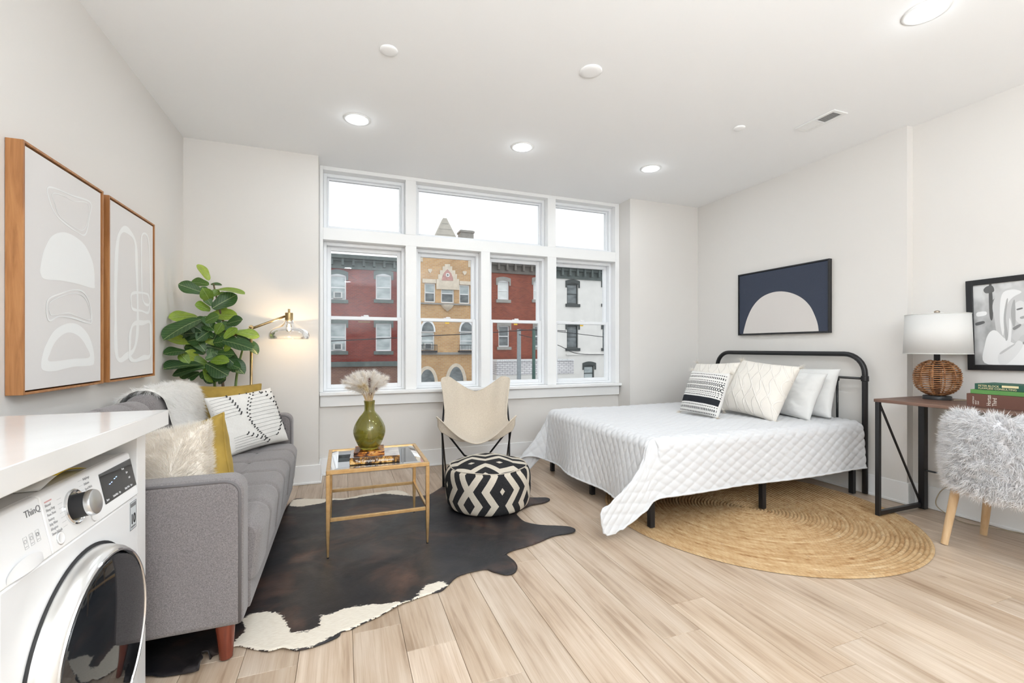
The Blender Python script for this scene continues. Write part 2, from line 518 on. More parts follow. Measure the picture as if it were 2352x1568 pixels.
def ring(x0, x1, z0, z1, w, y0, y1, wb=None, wt=None):
    wb = wb or w; wt = wt or w
    return MB().box(x0, x0 + w, y0, y1, z0, z1).box(x1 - w, x1, y0, y1, z0, z1).box(x0 + w, x1 - w, y0, y1, z0, z0 + wb).box(x0 + w, x1 - w, y0, y1, z1 - wt, z1)
def pane(par, x0, x1, z0, z1, y, oy):
    return mesh_obj('glass_pane', MB().box(x0 + .0005, x1 - .0005, y - oy - .002, y - oy + .002, z0 + .0005, z1 - .0005), PANE, par)
def double_hung(n, x0, x1, sticker):
    oy = 4.33; w = structure_root('window_%d' % n, ((x0 + x1) / 2, oy, ZS)); cx = (x0 + x1) / 2
    def T(mb): mb.v = [(a - cx, b_ - oy, c - ZS) for a, b_, c in mb.v]; return mb
    e = .0008; F = .026
    mesh_obj('frame', T(ring(x0 + e, x1 - e, ZS + e, ZL1 - e, F, oy, 4.44, wb=.02, wt=.03)), VINYL, w, bevel=0.002)
    zm = 1.385; ix0, ix1 = x0 + F + .001, x1 - F - .001
    # upper sash (outer track), then the lower one in front of it
    u = mesh_obj('upper_sash', T(ring(ix0, ix1, zm - .014, ZL1 - .031, .034, 4.388, 4.418, wb=.028)), VINYL, w, bevel=0.002)
    l = mesh_obj('lower_sash', T(ring(ix0, ix1, ZS + .021, zm + .016, .034, 4.346, 4.376, wb=.034, wt=.030)), VINYL, w, bevel=0.002)
    for s, z0, z1, y in ((u, zm + .014, ZL1 - .065, 4.403), (l, ZS + .055, zm - .014, 4.361)):
        mb = MB().box(ix0 + .0345, ix1 - .0345, y - .002, y + .002, z0 + .0005, z1 - .0005)
        mesh_obj('glass_pane', T(mb), PANE, s)
    k = MB().box(cx - .035, cx + .035, 4.348, 4.374, zm + .0165, zm + .022).box(cx - .012, cx + .03, 4.352, 4.366, zm + .022, zm + .032)
    mesh_obj('sash_lock', T(k), METW, l, bevel=0.002)
    k = MB().box(cx - .02, cx + .02, 4.3565, 4.3585, zm - .034, zm - .020) if sticker == 'y' else MB().box(cx - .06, cx + .045, 4.3565, 4.3585, zm - .036, zm - .028)
    mesh_obj('sticker', T(k), STICK if sticker == 'y' else STICKD, l)
def transom(n, x0, x1):
    oy = 4.33; w = structure_root('window_%d' % n, ((x0 + x1) / 2, oy, ZT0)); cx = (x0 + x1) / 2; e = .0008
    def T(mb): mb.v = [(a - cx, b_ - oy, c - ZT0) for a, b_, c in mb.v]; return mb
    mesh_obj('frame', T(ring(x0 + e, x1 - e, ZT0 + e, ZT1 - e, .028, oy, 4.44)), VINYL, w, bevel=0.002)
    mesh_obj('glazing_bead', T(ring(x0 + .029, x1 - .029, ZT0 + .029, ZT1 - .029, .016, 4.365, 4.40)), VINYL, w, bevel=0.002)
    mesh_obj('glass_pane', T(MB().box(x0 + .0455, x1 - .0455, 4.383, 4.387, ZT0 + .0455, ZT1 - .0455)), PANE, w)
for i, (a, b_) in enumerate(LOW): double_hung(i + 1, a, b_, 'd' if i == 0 else 'y')
for i, (a, b_) in enumerate(UPP): transom(i + 5, a, b_)

# ================================================================== CEILING FITTINGS
LENS = M('lit_lens', (1, 1, 1), 0.5)
LENS.b.inputs['Emission Color'].default_value = (*DOWNLIGHT_COL, 1); LENS.b.inputs['Emission Strength'].default_value = 6.0
FITW = mat('white_fitting', (0.87, 0.87, 0.86), 0.4)
def downlight(x, y, label):
    t = thing('recessed_downlight', label, 'ceiling light', (x, y, H), 0, 'recessed ceiling downlights')
    mesh_obj('trim_ring', MB().lathe([(.070, -.0005), (.070, -.004), (.075, -.007), (.088, -.005), (.090, -.0005)], 40, cap0=False, cap1=False), FITW, t, smooth=True)
    mesh_obj('lens', MB().lathe([(.0695, -.0010), (.0695, -.004), (.055, -.009), (.03, -.012), (.001, -.013)], 40, cap0=True, cap1=True), LENS.m, t, smooth=True)
    ld = bpy.data.lights.new('downlight_lamp', 'AREA'); ld.shape = 'DISK'; ld.size = .134; ld.energy = DOWNLIGHT_W; ld.color = DOWNLIGHT_COL
    lo = bpy.data.objects.new('lamp_light', ld); COL.objects.link(lo); lo.parent = t; lo.location = (0, 0, -.0145)
    if y < 1.0: return
    ld = bpy.data.lights.new('ceiling_glow', 'POINT'); ld.shadow_soft_size = .03; ld.energy = GLOW_W; ld.color = DOWNLIGHT_COL  # extra light hung below the lens, spreads a glow onto the ceiling
    lo = bpy.data.objects.new('added_glow', ld); COL.objects.link(lo); lo.parent = t; lo.location = (0, 0, -.052)
downlight(.088, 3.305, 'round recessed downlight in the ceiling nearest the brass floor lamp')
downlight(1.323, 3.305, 'round recessed downlight in the ceiling above the canvas butterfly chair')
downlight(2.548, 3.305, 'round recessed downlight in the ceiling above the foot of the bed')
downlight(2.573, 1.306, 'large bright recessed downlight in the ceiling, nearest the air vent and wall recess')
for yy in (1.306, -.69, -2.69):  # unseen lights continuing the visible grid, added to brighten the room
    for xx in (.088, 1.323, 2.573):
        if xx < 2.0: downlight(xx, yy, 'unseen round recessed downlight added further back in the room')
def cover_plate(x, y, r, label):
    t = mesh_obj('sprinkler_cover', MB().lathe([(r, -.0005), (r, -.004), (r * .93, -.009), (r * .6, -.0105), (.001, -.011)], 36), CEIL, smooth=True, loc=(x, y, H))
    tag(t, label, 'ceiling cover', 'round white covers on the ceiling')
cover_plate(.226, 2.477, .047, 'small round white cover on the ceiling on the side of the sofa')
cover_plate(1.327, 2.259, .064, 'larger round white cover in the middle of the ceiling')
cover_plate(2.672, 2.467, .040, 'small round white cover on the ceiling beside the air vent')
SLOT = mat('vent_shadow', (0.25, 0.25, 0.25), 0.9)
t = thing('ceiling_vent', 'white rectangular air vent with louvres in the ceiling above the bed', 'vent', (3.12, 2.193, H))
fm = MB()
for (x0, x1, y0, y1) in ((-.067, -.043, -.142, .142), (.043, .067, -.142, .142), (-.043, .043, -.142, -.118), (-.043, .043, .118, .142)):
    fm.box(x0, x1, y0, y1, -.008, -.0005)
mesh_obj('frame', fm, FITW, t, bevel=0.002)
mesh_obj('duct_shade', MB().box(-.0425, .0425, -.1175, .1175, -.0014, -.0006), SLOT, t)  # flat dark sheet standing in for the shade behind the louvres
for k in range(22):
    y = -.112 + k * .01067
    tilt = 1 if y > 0 else -1
    mesh_obj('louvre', MB().bar((-.042, y, -.0048), (.042, y, -.0048), .0075, .0010, up=(0, .75 * tilt, 1)), FITW, t)
mesh_obj('divider', MB().box(-.042, .042, -.002, .002, -.0085, -.0025), FITW, t)

# ---- unseen uplighters, added behind the camera to brighten walls and ceiling
def torchiere(x, y, label):
    t = thing('added_torchiere', label, 'floor lamp', (x, y, 0), 0, 'added uplighters out of view')
    mesh_obj('base', MB().lathe([(.13, .0006), (.13, .015), (.02, .025)], 32), FITW, t, auto=40)
    mesh_obj('pole', MB().tube([(0, 0, .02), (0, 0, 1.30)], .012, 12), FITW, t, smooth=True)
    mesh_obj('bowl', MB().lathe([(.015, 1.29), (.05, 1.30), (.12, 1.34), (.18, 1.40), (.175, 1.40), (.115, 1.348), (.05, 1.312), (.012, 1.305)], 40), FITW, t, smooth=True)
    ld = bpy.data.lights.new('added_uplight', 'AREA'); ld.shape = 'DISK'; ld.size = .22; ld.energy = UPLIGHT_W; ld.color = DOWNLIGHT_COL
    lo = bpy.data.objects.new('lamp_light', ld); COL.objects.link(lo); lo.parent = t; lo.location = (0, 0, 1.375); lo.rotation_euler = (PI, 0, 0)
torchiere(.95, -1.15, 'unseen white torchiere added as fill light further back in the middle of the room')
torchiere(.25, -2.5, 'unseen white torchiere added as fill light further back behind the worktop')
# ================================================================== STREET OUTSIDE
YF = 30.0; ZG = -4.2           # far facade line and street level
def fx(u, v=700.0): return on_y(u, v, YF).x
def fz(u, v): return on_y(u, v, YF).z
def brick_mat(name, c1, c2, mortar, scale=1.0, rot=False):
    m = M(name, c1, 0.85, spec=0.2)
    x, y, z = m.sep(m.coord('Object'))
    br = m.node('ShaderNodeTexBrick'); m.link(m.comb(x, z, y), br.inputs['Vector'])
    br.inputs['Scale'].default_value = 1.0
    br.inputs['Brick Width'].default_value = 0.23 * scale; br.inputs['Row Height'].default_value = 0.085 * scale
    br.inputs['Mortar Size'].default_value = 0.012 * scale
    br.inputs['Color1'].default_value = (*c1, 1); br.inputs['Color2'].default_value = (*c2, 1); br.inputs['Mortar'].default_value = (*mortar, 1)
    n = m.noise(m.coord('Object'), 0.7, 5)
    c = m.mix(1.0, br.outputs['Color'], m.ramp(n, [(0.25, (0.75, 0.74, 0.74)), (0.7, (1.12, 1.1, 1.08))]), 'MULTIPLY')
    m.color(c); return m.m
BR_RED = brick_mat('weathered_red_brick', (0.26, 0.040, 0.030), (0.19, 0.028, 0.024), (0.19, 0.09, 0.08))
BR_RED2 = brick_mat('orange_red_brick', (0.33, 0.078, 0.042), (0.24, 0.05, 0.032), (0.21, 0.11, 0.085))
BR_TAN = brick_mat('tan_brick', (0.62, 0.40, 0.20), (0.52, 0.31, 0.145), (0.55, 0.42, 0.29), 1.25)
BR_BROWN = brick_mat('brown_brick', (0.26, 0.14, 0.10), (0.20, 0.10, 0.08), (0.25, 0.19, 0.16))
BR_WHITE = brick_mat('white_painted_brick', (0.80, 0.80, 0.82), (0.72, 0.72, 0.74), (0.38, 0.38, 0.41), 1.5)
STUCCO = mat('white_stucco', (0.78, 0.77, 0.74), 0.9, var=0.05, vscale=1.5)
STONE = mat('limestone', (0.66, 0.58, 0.47), 0.85, var=0.12, vscale=4)
GREYST = mat('grey_stone', (0.30, 0.29, 0.27), 0.85, var=0.12, vscale=4)
CORNG = mat('dark_green_cornice', (0.105, 0.13, 0.125), 0.7, var=0.2, vscale=3)
CORNB = mat('brown_cornice', (0.15, 0.135, 0.12), 0.7, var=0.2, vscale=3)
DARKW = mat('dark_window_paint', (0.055, 0.065, 0.065), 0.6)
WHITEW = mat('white_window_paint', (0.80, 0.82, 0.83), 0.5)
def outside_glass(name, a, b_):
    m = M(name, a, 0.12, spec=0.8)
    n = m.noise(m.scale(m.coord('Object'), (1.2, 1, 2.5)), 1.1, 2)
    m.color(m.ramp(n, [(0.35, a), (0.65, b_)])); return m.m
OG_CURT = outside_glass('curtained_glass', (0.30, 0.36, 0.37), (0.50, 0.56, 0.57))
OG_DARK = outside_glass('dark_glass', (0.05, 0.065, 0.07), (0.16, 0.19, 0.20))
OG_PALE = outside_glass('blind_covered_glass', (0.62, 0.66, 0.65), (0.74, 0.77, 0.76))
ACM = mat('window_unit_plastic', (0.55, 0.56, 0.55), 0.6); IRON = mat('black_iron', (0.03, 0.03, 0.035), 0.6)

def wall_with_holes(x0, x1, z0, z1, y, th, holes):
    xs = sorted(set([x0, x1] + [h[0] for h in holes] + [h[1] for h in holes])); zs = sorted(set([z0, z1] + [h[2] for h in holes] + [h[3] for h in holes]))
    xs = [a for a in xs if x0 <= a <= x1]; zs = [a for a in zs if z0 <= a <= z1]
    mb = MB()
    for i in range(len(xs) - 1):
        for j in range(len(zs) - 1):
            cx, cz = (xs[i] + xs[i + 1]) / 2, (zs[j] + zs[j + 1]) / 2
            if any(h[0] < cx < h[1] and h[2] < cz < h[3] for h in holes): continue
            mb.add([(xs[i], y, zs[j]), (xs[i + 1], y, zs[j]), (xs[i + 1], y, zs[j + 1]), (xs[i], y, zs[j + 1])], [(0, 1, 2, 3)])
    for (a, b_, c, d) in holes:       # reveals
        mb.add([(a, y, c), (b_, y, c), (b_, y, d), (a, y, d), (a, y + th, c), (b_, y + th, c), (b_, y + th, d), (a, y + th, d)],
               [(0, 4, 5, 1), (1, 5, 6, 2), (2, 6, 7, 3), (3, 7, 4, 0)])
    # returns, roof
    mb.add([(x0, y, z0), (x0, y, z1), (x0, y + 9, z1), (x0, y + 9, z0)], [(0, 1, 2, 3)])
    mb.add([(x1, y, z0), (x1, y, z1), (x1, y + 9, z1), (x1, y + 9, z0)], [(3, 2, 1, 0)])
    mb.add([(x0, y, z1), (x1, y, z1), (x1, y + 9, z1), (x0, y + 9, z1)], [(0, 1, 2, 3)])
    return mb

class Bld:
    def __init__(self, name, label, x0, x1, z1, wallm, z0=ZG):
        self.x0, self.x1, self.z1, self.z0 = x0, x1, z1, z0; self.wallm = wallm
        self.t = thing(name, label, 'building', ((x0 + x1) / 2, YF, z0)); self.holes = []; self.jobs = []
    def T(self, mb):
        l = self.t.location; mb.v = [(a - l.x, b_ - l.y, c - l.z) for a, b_, c in mb.v]; return mb
    def part(self, name, mb, m, par=None, **kw): return mesh_obj(name, self.T(mb), m, par or self.t, **kw)
    def window(self, x0, x1, z0, z1, framem, pane=OG_CURT, arch=0.0, head=None, sill=None, headh=.22, rails=2, ac=False, hw=.12, blind=None):
        self.holes.append((x0, x1, z0, z1))
        def job():
            y = YF + .10; fw = .075
            f = self.part('window_frame', ring(x0 + .002, x1 - .002, z0 + .002, z1 - .002, fw, y, y + .08), framem)
            zm = (z0 + z1) / 2
            self.part('meeting_rail', MB().box(x0 + fw, x1 - fw, y + .01, y + .07, zm - .03, zm + .03), framem, f)
            self.part('pane', MB().box(x0 + fw, x1 - fw, y + .045, y + .05, zm + .03, z1 - fw), pane, f)
            self.part('pane', MB().box(x0 + fw, x1 - fw, y + .055, y + .06, z0 + fw, zm - .03), blind or pane, f)
            if ac:
                cx = (x0 + x1) / 2
                a = self.part('air_conditioner', MB().box(cx - .26, cx + .26, YF - .16, y + .04, z0 + .085, z0 + .47), ACM, f)
                self.part('grille', MB().box(cx - .17, cx + .17, YF - .165, YF - .161, z0 + .13, z0 + .42), OG_DARK, f)
            if head is not None:
                n = 10; w = x1 - x0; pts = []
                for k in range(n + 1): pts.append((x0 - hw + (w + 2 * hw) * k / n, z1 + headh + arch * math.sin(PI * k / n)))
                for k in range(n + 1): pts.append((x1 - w * k / n, z1 - .02 + arch * .8 * math.sin(PI * k / n)))
                mb = MB()
                for k in range(n):
                    p = [pts[k], pts[k + 1], pts[2 * n - k], pts[2 * n + 1 - k]]
                    p = [pts[k], pts[k + 1], pts[2 * n + 1 - (k + 1)], pts[2 * n + 1 - k]]
                    mb.add([(a, YF - .07, b_) for a, b_ in p] + [(a, YF + .02, b_) for a, b_ in p], [(0, 3, 2, 1), (0, 1, 5, 4), (3, 7, 6, 2), (1, 2, 6, 5), (0, 4, 7, 3)])
                mb.box(x0 - hw, x0 - .005, YF - .068, YF + .02, z1 - .28, z1 + headh * .9); mb.box(x1 + .005, x1 + hw, YF - .068, YF + .02, z1 - .28, z1 + headh * .9)
                if arch > 0:
                    mb2 = MB(); q = [(x0 + w * k / n, z1 - .02 + arch * .8 * math.sin(PI * k / n)) for k in range(n + 1)]
                    for k in range(n): mb2.add([(q[k][0], YF - .005, z1 - .02), (q[k + 1][0], YF - .005, z1 - .02), (q[k + 1][0], YF - .005, q[k + 1][1]), (q[k][0], YF - .005, q[k][1])], [(0, 1, 2, 3)])
                    self.part('arch_infill', mb2, framem, f)
                self.part('lintel', mb, head, f)
            if sill is not None: self.part('sill', MB().box(x0 - hw, x1 + hw, YF - .12, YF + .09, z0 - .22, z0 - .002), sill, f)
        self.jobs.append(job)
    def finish(self):
        self.part('wall', wall_with_holes(self.x0, self.x1, self.z0, self.z1, YF, .25, self.holes), self.wallm)
        for j in self.jobs: j()
        return self.t
    def cornice(self, z0, z1, m, brackets=True, proud=.55):
        x0, x1 = self.x0, self.x1
        c = self.part('cornice', MB().box(x0, x1, YF - .12, YF - .002, z0, z0 + (z1 - z0) * .55).box(x0, x1, YF - proud, YF - .002, z0 + (z1 - z0) * .72, z1).box(x0, x1, YF - .3, YF - .002, z0 + (z1 - z0) * .55, z0 + (z1 - z0) * .72), m)
        if brackets:
            k = x0 + .2
            while k < x1 - .2:
                self.part('bracket', MB().box(k, k + .14, YF - .42, YF - .125, z0 + (z1 - z0) * .2, z0 + (z1 - z0) * .715), m, c); k += .62

def px_rect(u0, u1, va, vb):
    a = on_y(u0, (va + vb) / 2, YF).x; b_ = on_y(u1, (va + vb) / 2, YF).x; um = (u0 + u1) / 2
    return a, b_, fz(um, vb), fz(um, va)

# ---- red brick row house seen through the first window
xa = fx(938); B = Bld('brick_row_house', 'dark red brick row house with green cornice and white framed windows across the street', -9.0, xa, fz(830, 603), BR_RED)
for va, vb in ((632, 688), (742, 806)):
    for u0, u1, ac in ((757, 795, True), (863, 899, False)):
        x0, x1, z0, z1 = px_rect(u0, u1, va, vb)
        B.window(x0, x1, z0, z1, WHITEW, OG_CURT, .14 if va < 700 else 0.0, CORNG, CORNG, ac=ac, blind=OG_CURT if not ac else OG_CURT)
dx = fx(880) - fx(776)
for k in (1, 2):
    for va, vb in ((632, 688), (742, 806)):
        x0, x1, z0, z1 = px_rect(757, 795, va, vb)
        B.window(x0 - k * dx, x1 - k * dx, z0, z1, WHITEW, OG_CURT, .14 if va < 700 else 0.0, CORNG, CORNG)
B.finish(); zc = fz(830, 619); B.cornice(zc, fz(830, 590), CORNG)
zl = fz(830, 835)
B.part('shop_ledge', MB().box(B.x0, xa, YF - .35, YF - .003, fz(830, 841), fz(830, 830)), CORNG)
B.part('shop_front', MB().box(B.x0, xa, YF - .06, YF - .003, ZG, fz(830, 841) - .002), BR_BROWN)

# ---- tan brick building with the stepped gothic gable
xb = fx(1126 - 12); B = Bld('tan_brick_building', 'tan brick building with stone gothic arch above a triple window across the street', xa + .01, xb, fz(1025, 575), BR_TAN)
for u0, u1 in ((975, 1000), (1013, 1043), (1055, 1079)):
    x0, x1, z0, z1 = px_rect(u0, u1, 650 + (u0 - 975) * .05, 694 + (u0 - 975) * .04)
    B.window(x0, x1, z0, z1, WHITEW, OG_CURT, 0, None, None, blind=OG_DARK)
for u0, u1 in ((967, 998), (1056, 1087)):
    x0, x1, z0, z1 = px_rect(u0, u1, 762, 804)
    B.window(x0, x1, z0, z1, WHITEW, OG_CURT, 0, None, None, ac=(u0 < 1000))
    def lancet(x0=x0, x1=x1, z1=z1):
        n = 12; h = 0.72; w = (x1 - x0) / 2; cx = (x0 + x1) / 2
        prof = [(cx - w * math.cos(PI / 2 * k / n) , z1 + h * math.sin(PI / 2 * (k / n)) ** .9) for k in range(n + 1)]
        out = [(x, z) for x, z in prof] + [(2 * cx - x, z) for x, z in reversed(prof[:-1])]
        fr = B.part('lancet_frame', MB().prism([(cx + (x - cx) * 1.12, z1 + (z - z1) * 1.12) for x, z in out], lambda a, b_, d: (a, YF - .005 - d, b_), .05), WHITEW)
        B.part('lancet_pane', MB().prism([(cx + (x - cx) * .88, z1 + .04 + (z - z1) * .86) for x, z in out], lambda a, b_, d: (a, YF - .057 - d, b_), .006), OG_DARK, fr)
        B.part('balcony_rail', MB().box(x0 - .12, x1 + .12, YF - .40, YF - .36, z0 + .33, z0 + .37).box(x0 - .12, x1 + .12, YF - .42, YF - .004, z0 - .14, z0 - .03), IRON)
        for q in range(12):
            xx = x0 - .1 + (x1 - x0 + .2) * q / 11
            B.part('baluster', MB().box(xx - .012, xx + .012, YF - .39, YF - .366, z0 - .03, z0 + .33), IRON, fr)
    B.jobs.append(lancet)
B.finish()
# stepped limestone surround with pointed panel
steps = [(1002, 664), (1002, 641), (1006, 641), (1006, 630), (1010, 630), (1010, 621), (1016, 621), (1016, 612), (1021, 612), (1021, 607), (1033, 607), (1033, 612), (1038, 612), (1038, 621), (1045, 621), (1045, 630), (1049, 630), (1049, 641), (1054, 641), (1054, 666)]
pl = [(fx(u, v), fz(u, v)) for u, v in steps]
sur = B.part('gable_surround', MB().prism(pl, lambda a, b_, d: (a, YF - .003 - d, b_), .09), STONE)
arch = [(1014, 644), (1015.5, 635), (1019, 627), (1027, 618.5), (1035.5, 628), (1039, 637), (1040, 645)]
PINK = mat('pink_terracotta', (0.50, 0.27, 0.24), 0.8, var=0.25, vscale=14); WM = mat('white_medallion', (0.8, 0.8, 0.78), 0.7); DK = mat('medallion_cross', (0.1, 0.09, 0.1), 0.7)
pan = B.part('arch_panel', MB().prism([(fx(u, v), fz(u, v)) for u, v in arch], lambda a, b_, d: (a, YF - .095 - d, b_), .02), PINK, sur)
cx, cz = fx(1027.5, 632), fz(1027.5, 632)
B.part('medallion', MB().lathe([(.13, YF - .12), (.13, YF - .13)], 20, (cx, 0, cz), axis='y'), WM, sur)
B.part('medallion_cross', MB().box(cx - .085, cx + .085, YF - .138, YF - .131, cz - .02, cz + .02).box(cx - .02, cx + .02, YF - .138, YF - .131, cz - .085, cz + .085), DK, sur)
for u0, u1, va, vb in ((970, 1001, 641, 650), (1055, 1081, 646, 654)):
    x0, x1, z0, z1 = px_rect(u0, u1, va, vb); B.part('stone_lintel', MB().box(x0, x1, YF - .08, YF - .003, z0, z1), STONE)
for u, v in ((987.5, 622), (1067, 627)):
    x, z = fx(u, v), fz(u, v); B.part('stone_shield', MB().prism([(x - .13, z + .13), (x - .13, z), (x, z - .16), (x + .13, z), (x + .13, z + .13)], lambda a, b_, d: (a, YF - .003 - d, b_), .06), STONE)
B.part('string_course', MB().box(B.x0, B.x1, YF - .14, YF - .003, fz(1027, 700), fz(1027, 696.5)), GREYST)
x, z = fx(1027, 703), fz(1027, 701)
B.part('stone_bowl', MB().lathe([(.05, -.42), (.12, -.33), (.30, -.2), (.42, -.02), (.42, 0)], 20, (x, YF - .1, z)), STONE, smooth=True)
B.part('string_course', MB().box(B.x0, B.x1, YF - .18, YF - .003, fz(1025, 814), fz(1025, 809)), GREYST)
for uc, top, hw in ((981, 848, 17), (1047, 842, 17)):
    n = 10; x0, x1 = fx(uc - hw, 870), fx(uc + hw, 870); zt, zb = fz(uc, top), fz(uc, 884); w = (x1 - x0) / 2; c0 = (x0 + x1) / 2
    def lan(s, base): 
        p = [(c0 - w * s * math.cos(PI / 2 * k / n), zb + (zt + (s - 1) * w - zb) * math.sin(PI / 2 * k / n) ** .9) for k in range(n + 1)]
        return [(c0 - w * s, base)] + p + [(2 * c0 - a, b_) for a, b_ in reversed(p[:-1])] + [(c0 + w * s, base)]
    ar = B.part('stone_doorway', MB().prism(lan(1.45, ZG), lambda a, b_, d: (a, YF - .003 - d, b_), .08), STONE)
    B.part('doorway_glass', MB().prism(lan(1.0, ZG), lambda a, b_, d: (a, YF - .085 - d, b_), .01), OG_DARK, ar)
for u0, u1, va, vb in ((944, 971, 588, 600), (1075, 1098, 593, 604)):
    x0, x1, z0, z1 = px_rect(u0, u1, va, vb); B.part('quoin', MB().box(x0, x1, YF - .05, YF - .003, z0, z1), STONE)
    x0, x1, z0, z1 = px_rect(u0, u0 + (u1 - u0) * .7, vb, vb + 10); B.part('quoin', MB().box(x0, x1, YF - .05, YF - .003, z0, z1), STONE)
# steep hipped roof with pale panels, chimney
PALE = mat('pale_roof_panels', (0.52, 0.49, 0.43), 0.8, var=0.1, vscale=2)
ax, az = fx(1025, 497), fz(1025, 497); l, r_ = fx(985, 560), fx(1070, 565); zb = fz(1027, 575)
rf = B.part('roof_gable', MB().prism([(l, zb), (r_, zb), (ax + .12, az), (ax - .12, az)], lambda a, b_, d: (a, YF + .4 + d, b_), .5), PALE)
for k in range(1, 6):
    zz = zb + (az - zb) * k / 6
    f = 1 - k / 6
    B.part('roof_seam', MB().box(ax - (ax - l) * f, ax + (r_ - ax) * f, YF + .392, YF + .399, zz - .012, zz + .012), GREYST, rf)
x0, x1, z0, z1 = px_rect(1066, 1097, 541, 575); z1 += .62; B.part('chimney', MB().box(x0, x1, YF + 1.0, YF + 1.8, z0 - .4, z1).box(x0 - .06, x1 + .06, YF + .94, YF + 1.86, z1 - .16, z1 - .05), GREYST)

# ---- second red brick house
xc = fx(1262); B = Bld('brick_house', 'orange red brick house with bracketed brown cornice across the street', xb + .01, xc, fz(1180, 604), BR_RED2)
for u0, u1, pn in ((1143, 1169, OG_PALE), (1225, 1251, OG_PALE)):
    x0, x1, z0, z1 = px_rect(u0, u1, 646, 688); B.window(x0, x1, z0, z1, WHITEW, pn, .10, GREYST, GREYST, blind=OG_PALE)
    x0, x1, z0, z1 = px_rect(u0 + 2, u1 + 1, 748, 796); B.window(x0, x1, z0, z1, WHITEW, OG_DARK, 0, GREYST, GREYST)
B.finish(); B.cornice(fz(1180, 629), fz(1180, 598), CORNB)
x0, x1, z0, z1 = px_rect(1141, 1318, 829, 858)
WS = thing('shop_extension', 'low white painted brick shop front below the brick houses across the street', 'building', (x0, YF - 2.2, ZG))
def TW(mb): mb.v = [(a - x0, b_ - YF + 2.2, c - ZG) for a, b_, c in mb.v]; return mb
k = 27.8 / 30.0
sx0, sx1 = on_y(1141, 845, YF - 2.2).x, on_y(1318, 845, YF - 2.2).x; sz1, sz0 = on_y(1200, 829, YF - 2.2).z, on_y(1200, 860, YF - 2.2).z
mesh_obj('painted_brick_wall', TW(MB().box(sx0, sx1, YF - 2.2, YF - .5, sz0, sz1)), BR_WHITE, WS)
mesh_obj('lower_wall', TW(MB().box(sx0, sx1, YF - 2.15, YF - .5, ZG, sz0 - .003)), STUCCO, WS)
n = 44
for q in range(n):
    xx = sx0 + (sx1 - sx0) * q / n
    mesh_obj('coping_brick', TW(MB().box(xx + .01, xx + (sx1 - sx0) / n - .01, YF - 2.26, YF - .45, sz1 + .002, sz1 + .09)), WHITEW, WS)

# ---- white rendered house
B = Bld('white_rendered_house', 'white rendered house with dark window surrounds across the street', xc + .01, 27.0, fz(1330, 618), STUCCO)
for u0, u1 in ((1302, 1328), (1384, 1410)):
    for va, vb in ((652, 698), (748, 799)):
        x0, x1, z0, z1 = px_rect(u0, u1, va, vb); B.window(x0, x1, z0, z1, DARKW, OG_DARK, .12, DARKW, DARKW, blind=OG_DARK)
x0, x1, z0, z1 = px_rect(1341, 1365, 840, 874); B.window(x0, x1, z0, z1, DARKW, OG_CURT, .12, DARKW, DARKW)
B.finish(); B.cornice(fz(1330, 642), fz(1330, 611), CORNG)
x0, x1, z0, z1 = px_rect(1300, 1382, 812, 815); B.part('ledge', MB().box(x0, B.x1, YF - .1, YF - .003, z0, z1), STUCCO)

# ---- street, poles and wires
structure('street', MB().box(-60, 90, 4.8, 60, ZG - .3, ZG - .002), mat('asphalt', (0.20, 0.20, 0.205), 0.9, var=0.15, vscale=1.5))
def pole(u, w, yy, m, label, name):
    p = on_y(u, 790, yy)
    tag(mesh_obj(name, MB().lathe([(w * 1.15, 0), (w, 3), (w * .9, 6.45)], 14), m, smooth=False, loc=(p.x, yy, ZG - .002), auto=40), label, 'pole')
PG = mat('galvanised_pole', (0.30, 0.34, 0.36), 0.5, var=.1); PGR = mat('green_pole', (0.055, 0.12, 0.10), 0.5, var=.1)
pole(1192, .135, 26.0, PG, 'grey metal street pole outside in front of the brick house', 'street_pole')
pole(1226, .105, 25.0, PGR, 'dark green street pole outside beside the grey one', 'street_pole')
def wire(name, pts, label, grp):
    ps = bezier_smooth(pts, 6, closed=False); tag(mesh_obj(name, MB().tube(ps, .022, 5), IRON, smooth=True), label, 'wire', grp)
wire('overhead_wire', [on_y(650, 785, 22), on_y(757, 783, 22), on_y(900, 776, 22), on_y(965, 772, 22), on_y(1090, 766, 22), on_y(1230, 757, 22), on_y(1300, 760, 22)], 'long black overhead wire crossing the street view in front of the tan building', 'overhead wires')
wire('overhead_wire', [on_y(1192, 757, 25.5), on_y(1278, 761, 25.5), on_y(1382, 773, 25.5), on_y(1460, 780, 25.5)], 'black overhead wire running from the grey pole past the white house', 'overhead wires')
wire('overhead_wire', [on_y(1192, 768, 25.4), on_y(1278, 791, 25.4), on_y(1328, 812, 25.4), on_y(1420, 813, 25.4)], 'sagging overhead wire low in front of the white house', 'overhead wires')
# ================================================================== COUNTER AND WASHING MACHINE
QUARTZ = M('white_quartz', (0.86, 0.85, 0.83), 0.12, spec=0.5)
QUARTZ.color(QUARTZ.ramp(QUARTZ.noise(QUARTZ.coord(), 3.0, 4), [(0.4, (0.76, 0.75, 0.735)), (0.62, (0.80, 0.795, 0.785))]))
tag(mesh_obj('countertop', MB().box(XL + .002, -.543, .30, 1.798, .864, .914), QUARTZ.m, bevel=0.002), 'thick white quartz worktop over the washing machine', 'countertop')
PANELW = mat('white_cabinet_lacquer', (0.84, 0.84, 0.835), 0.3)
tag(mesh_obj('end_panel', MB().box(XL + .018, -.604, 1.728, 1.792, .001, .8635), PANELW, bevel=0.0015), 'tall white end panel standing between the washing machine and the grey sofa', 'panel')
tag(mesh_obj('end_panel', MB().box(XL + .018, -.604, .33, .394, .001, .8635), PANELW, bevel=0.0015), 'white end panel under the open end of the worktop', 'panel')

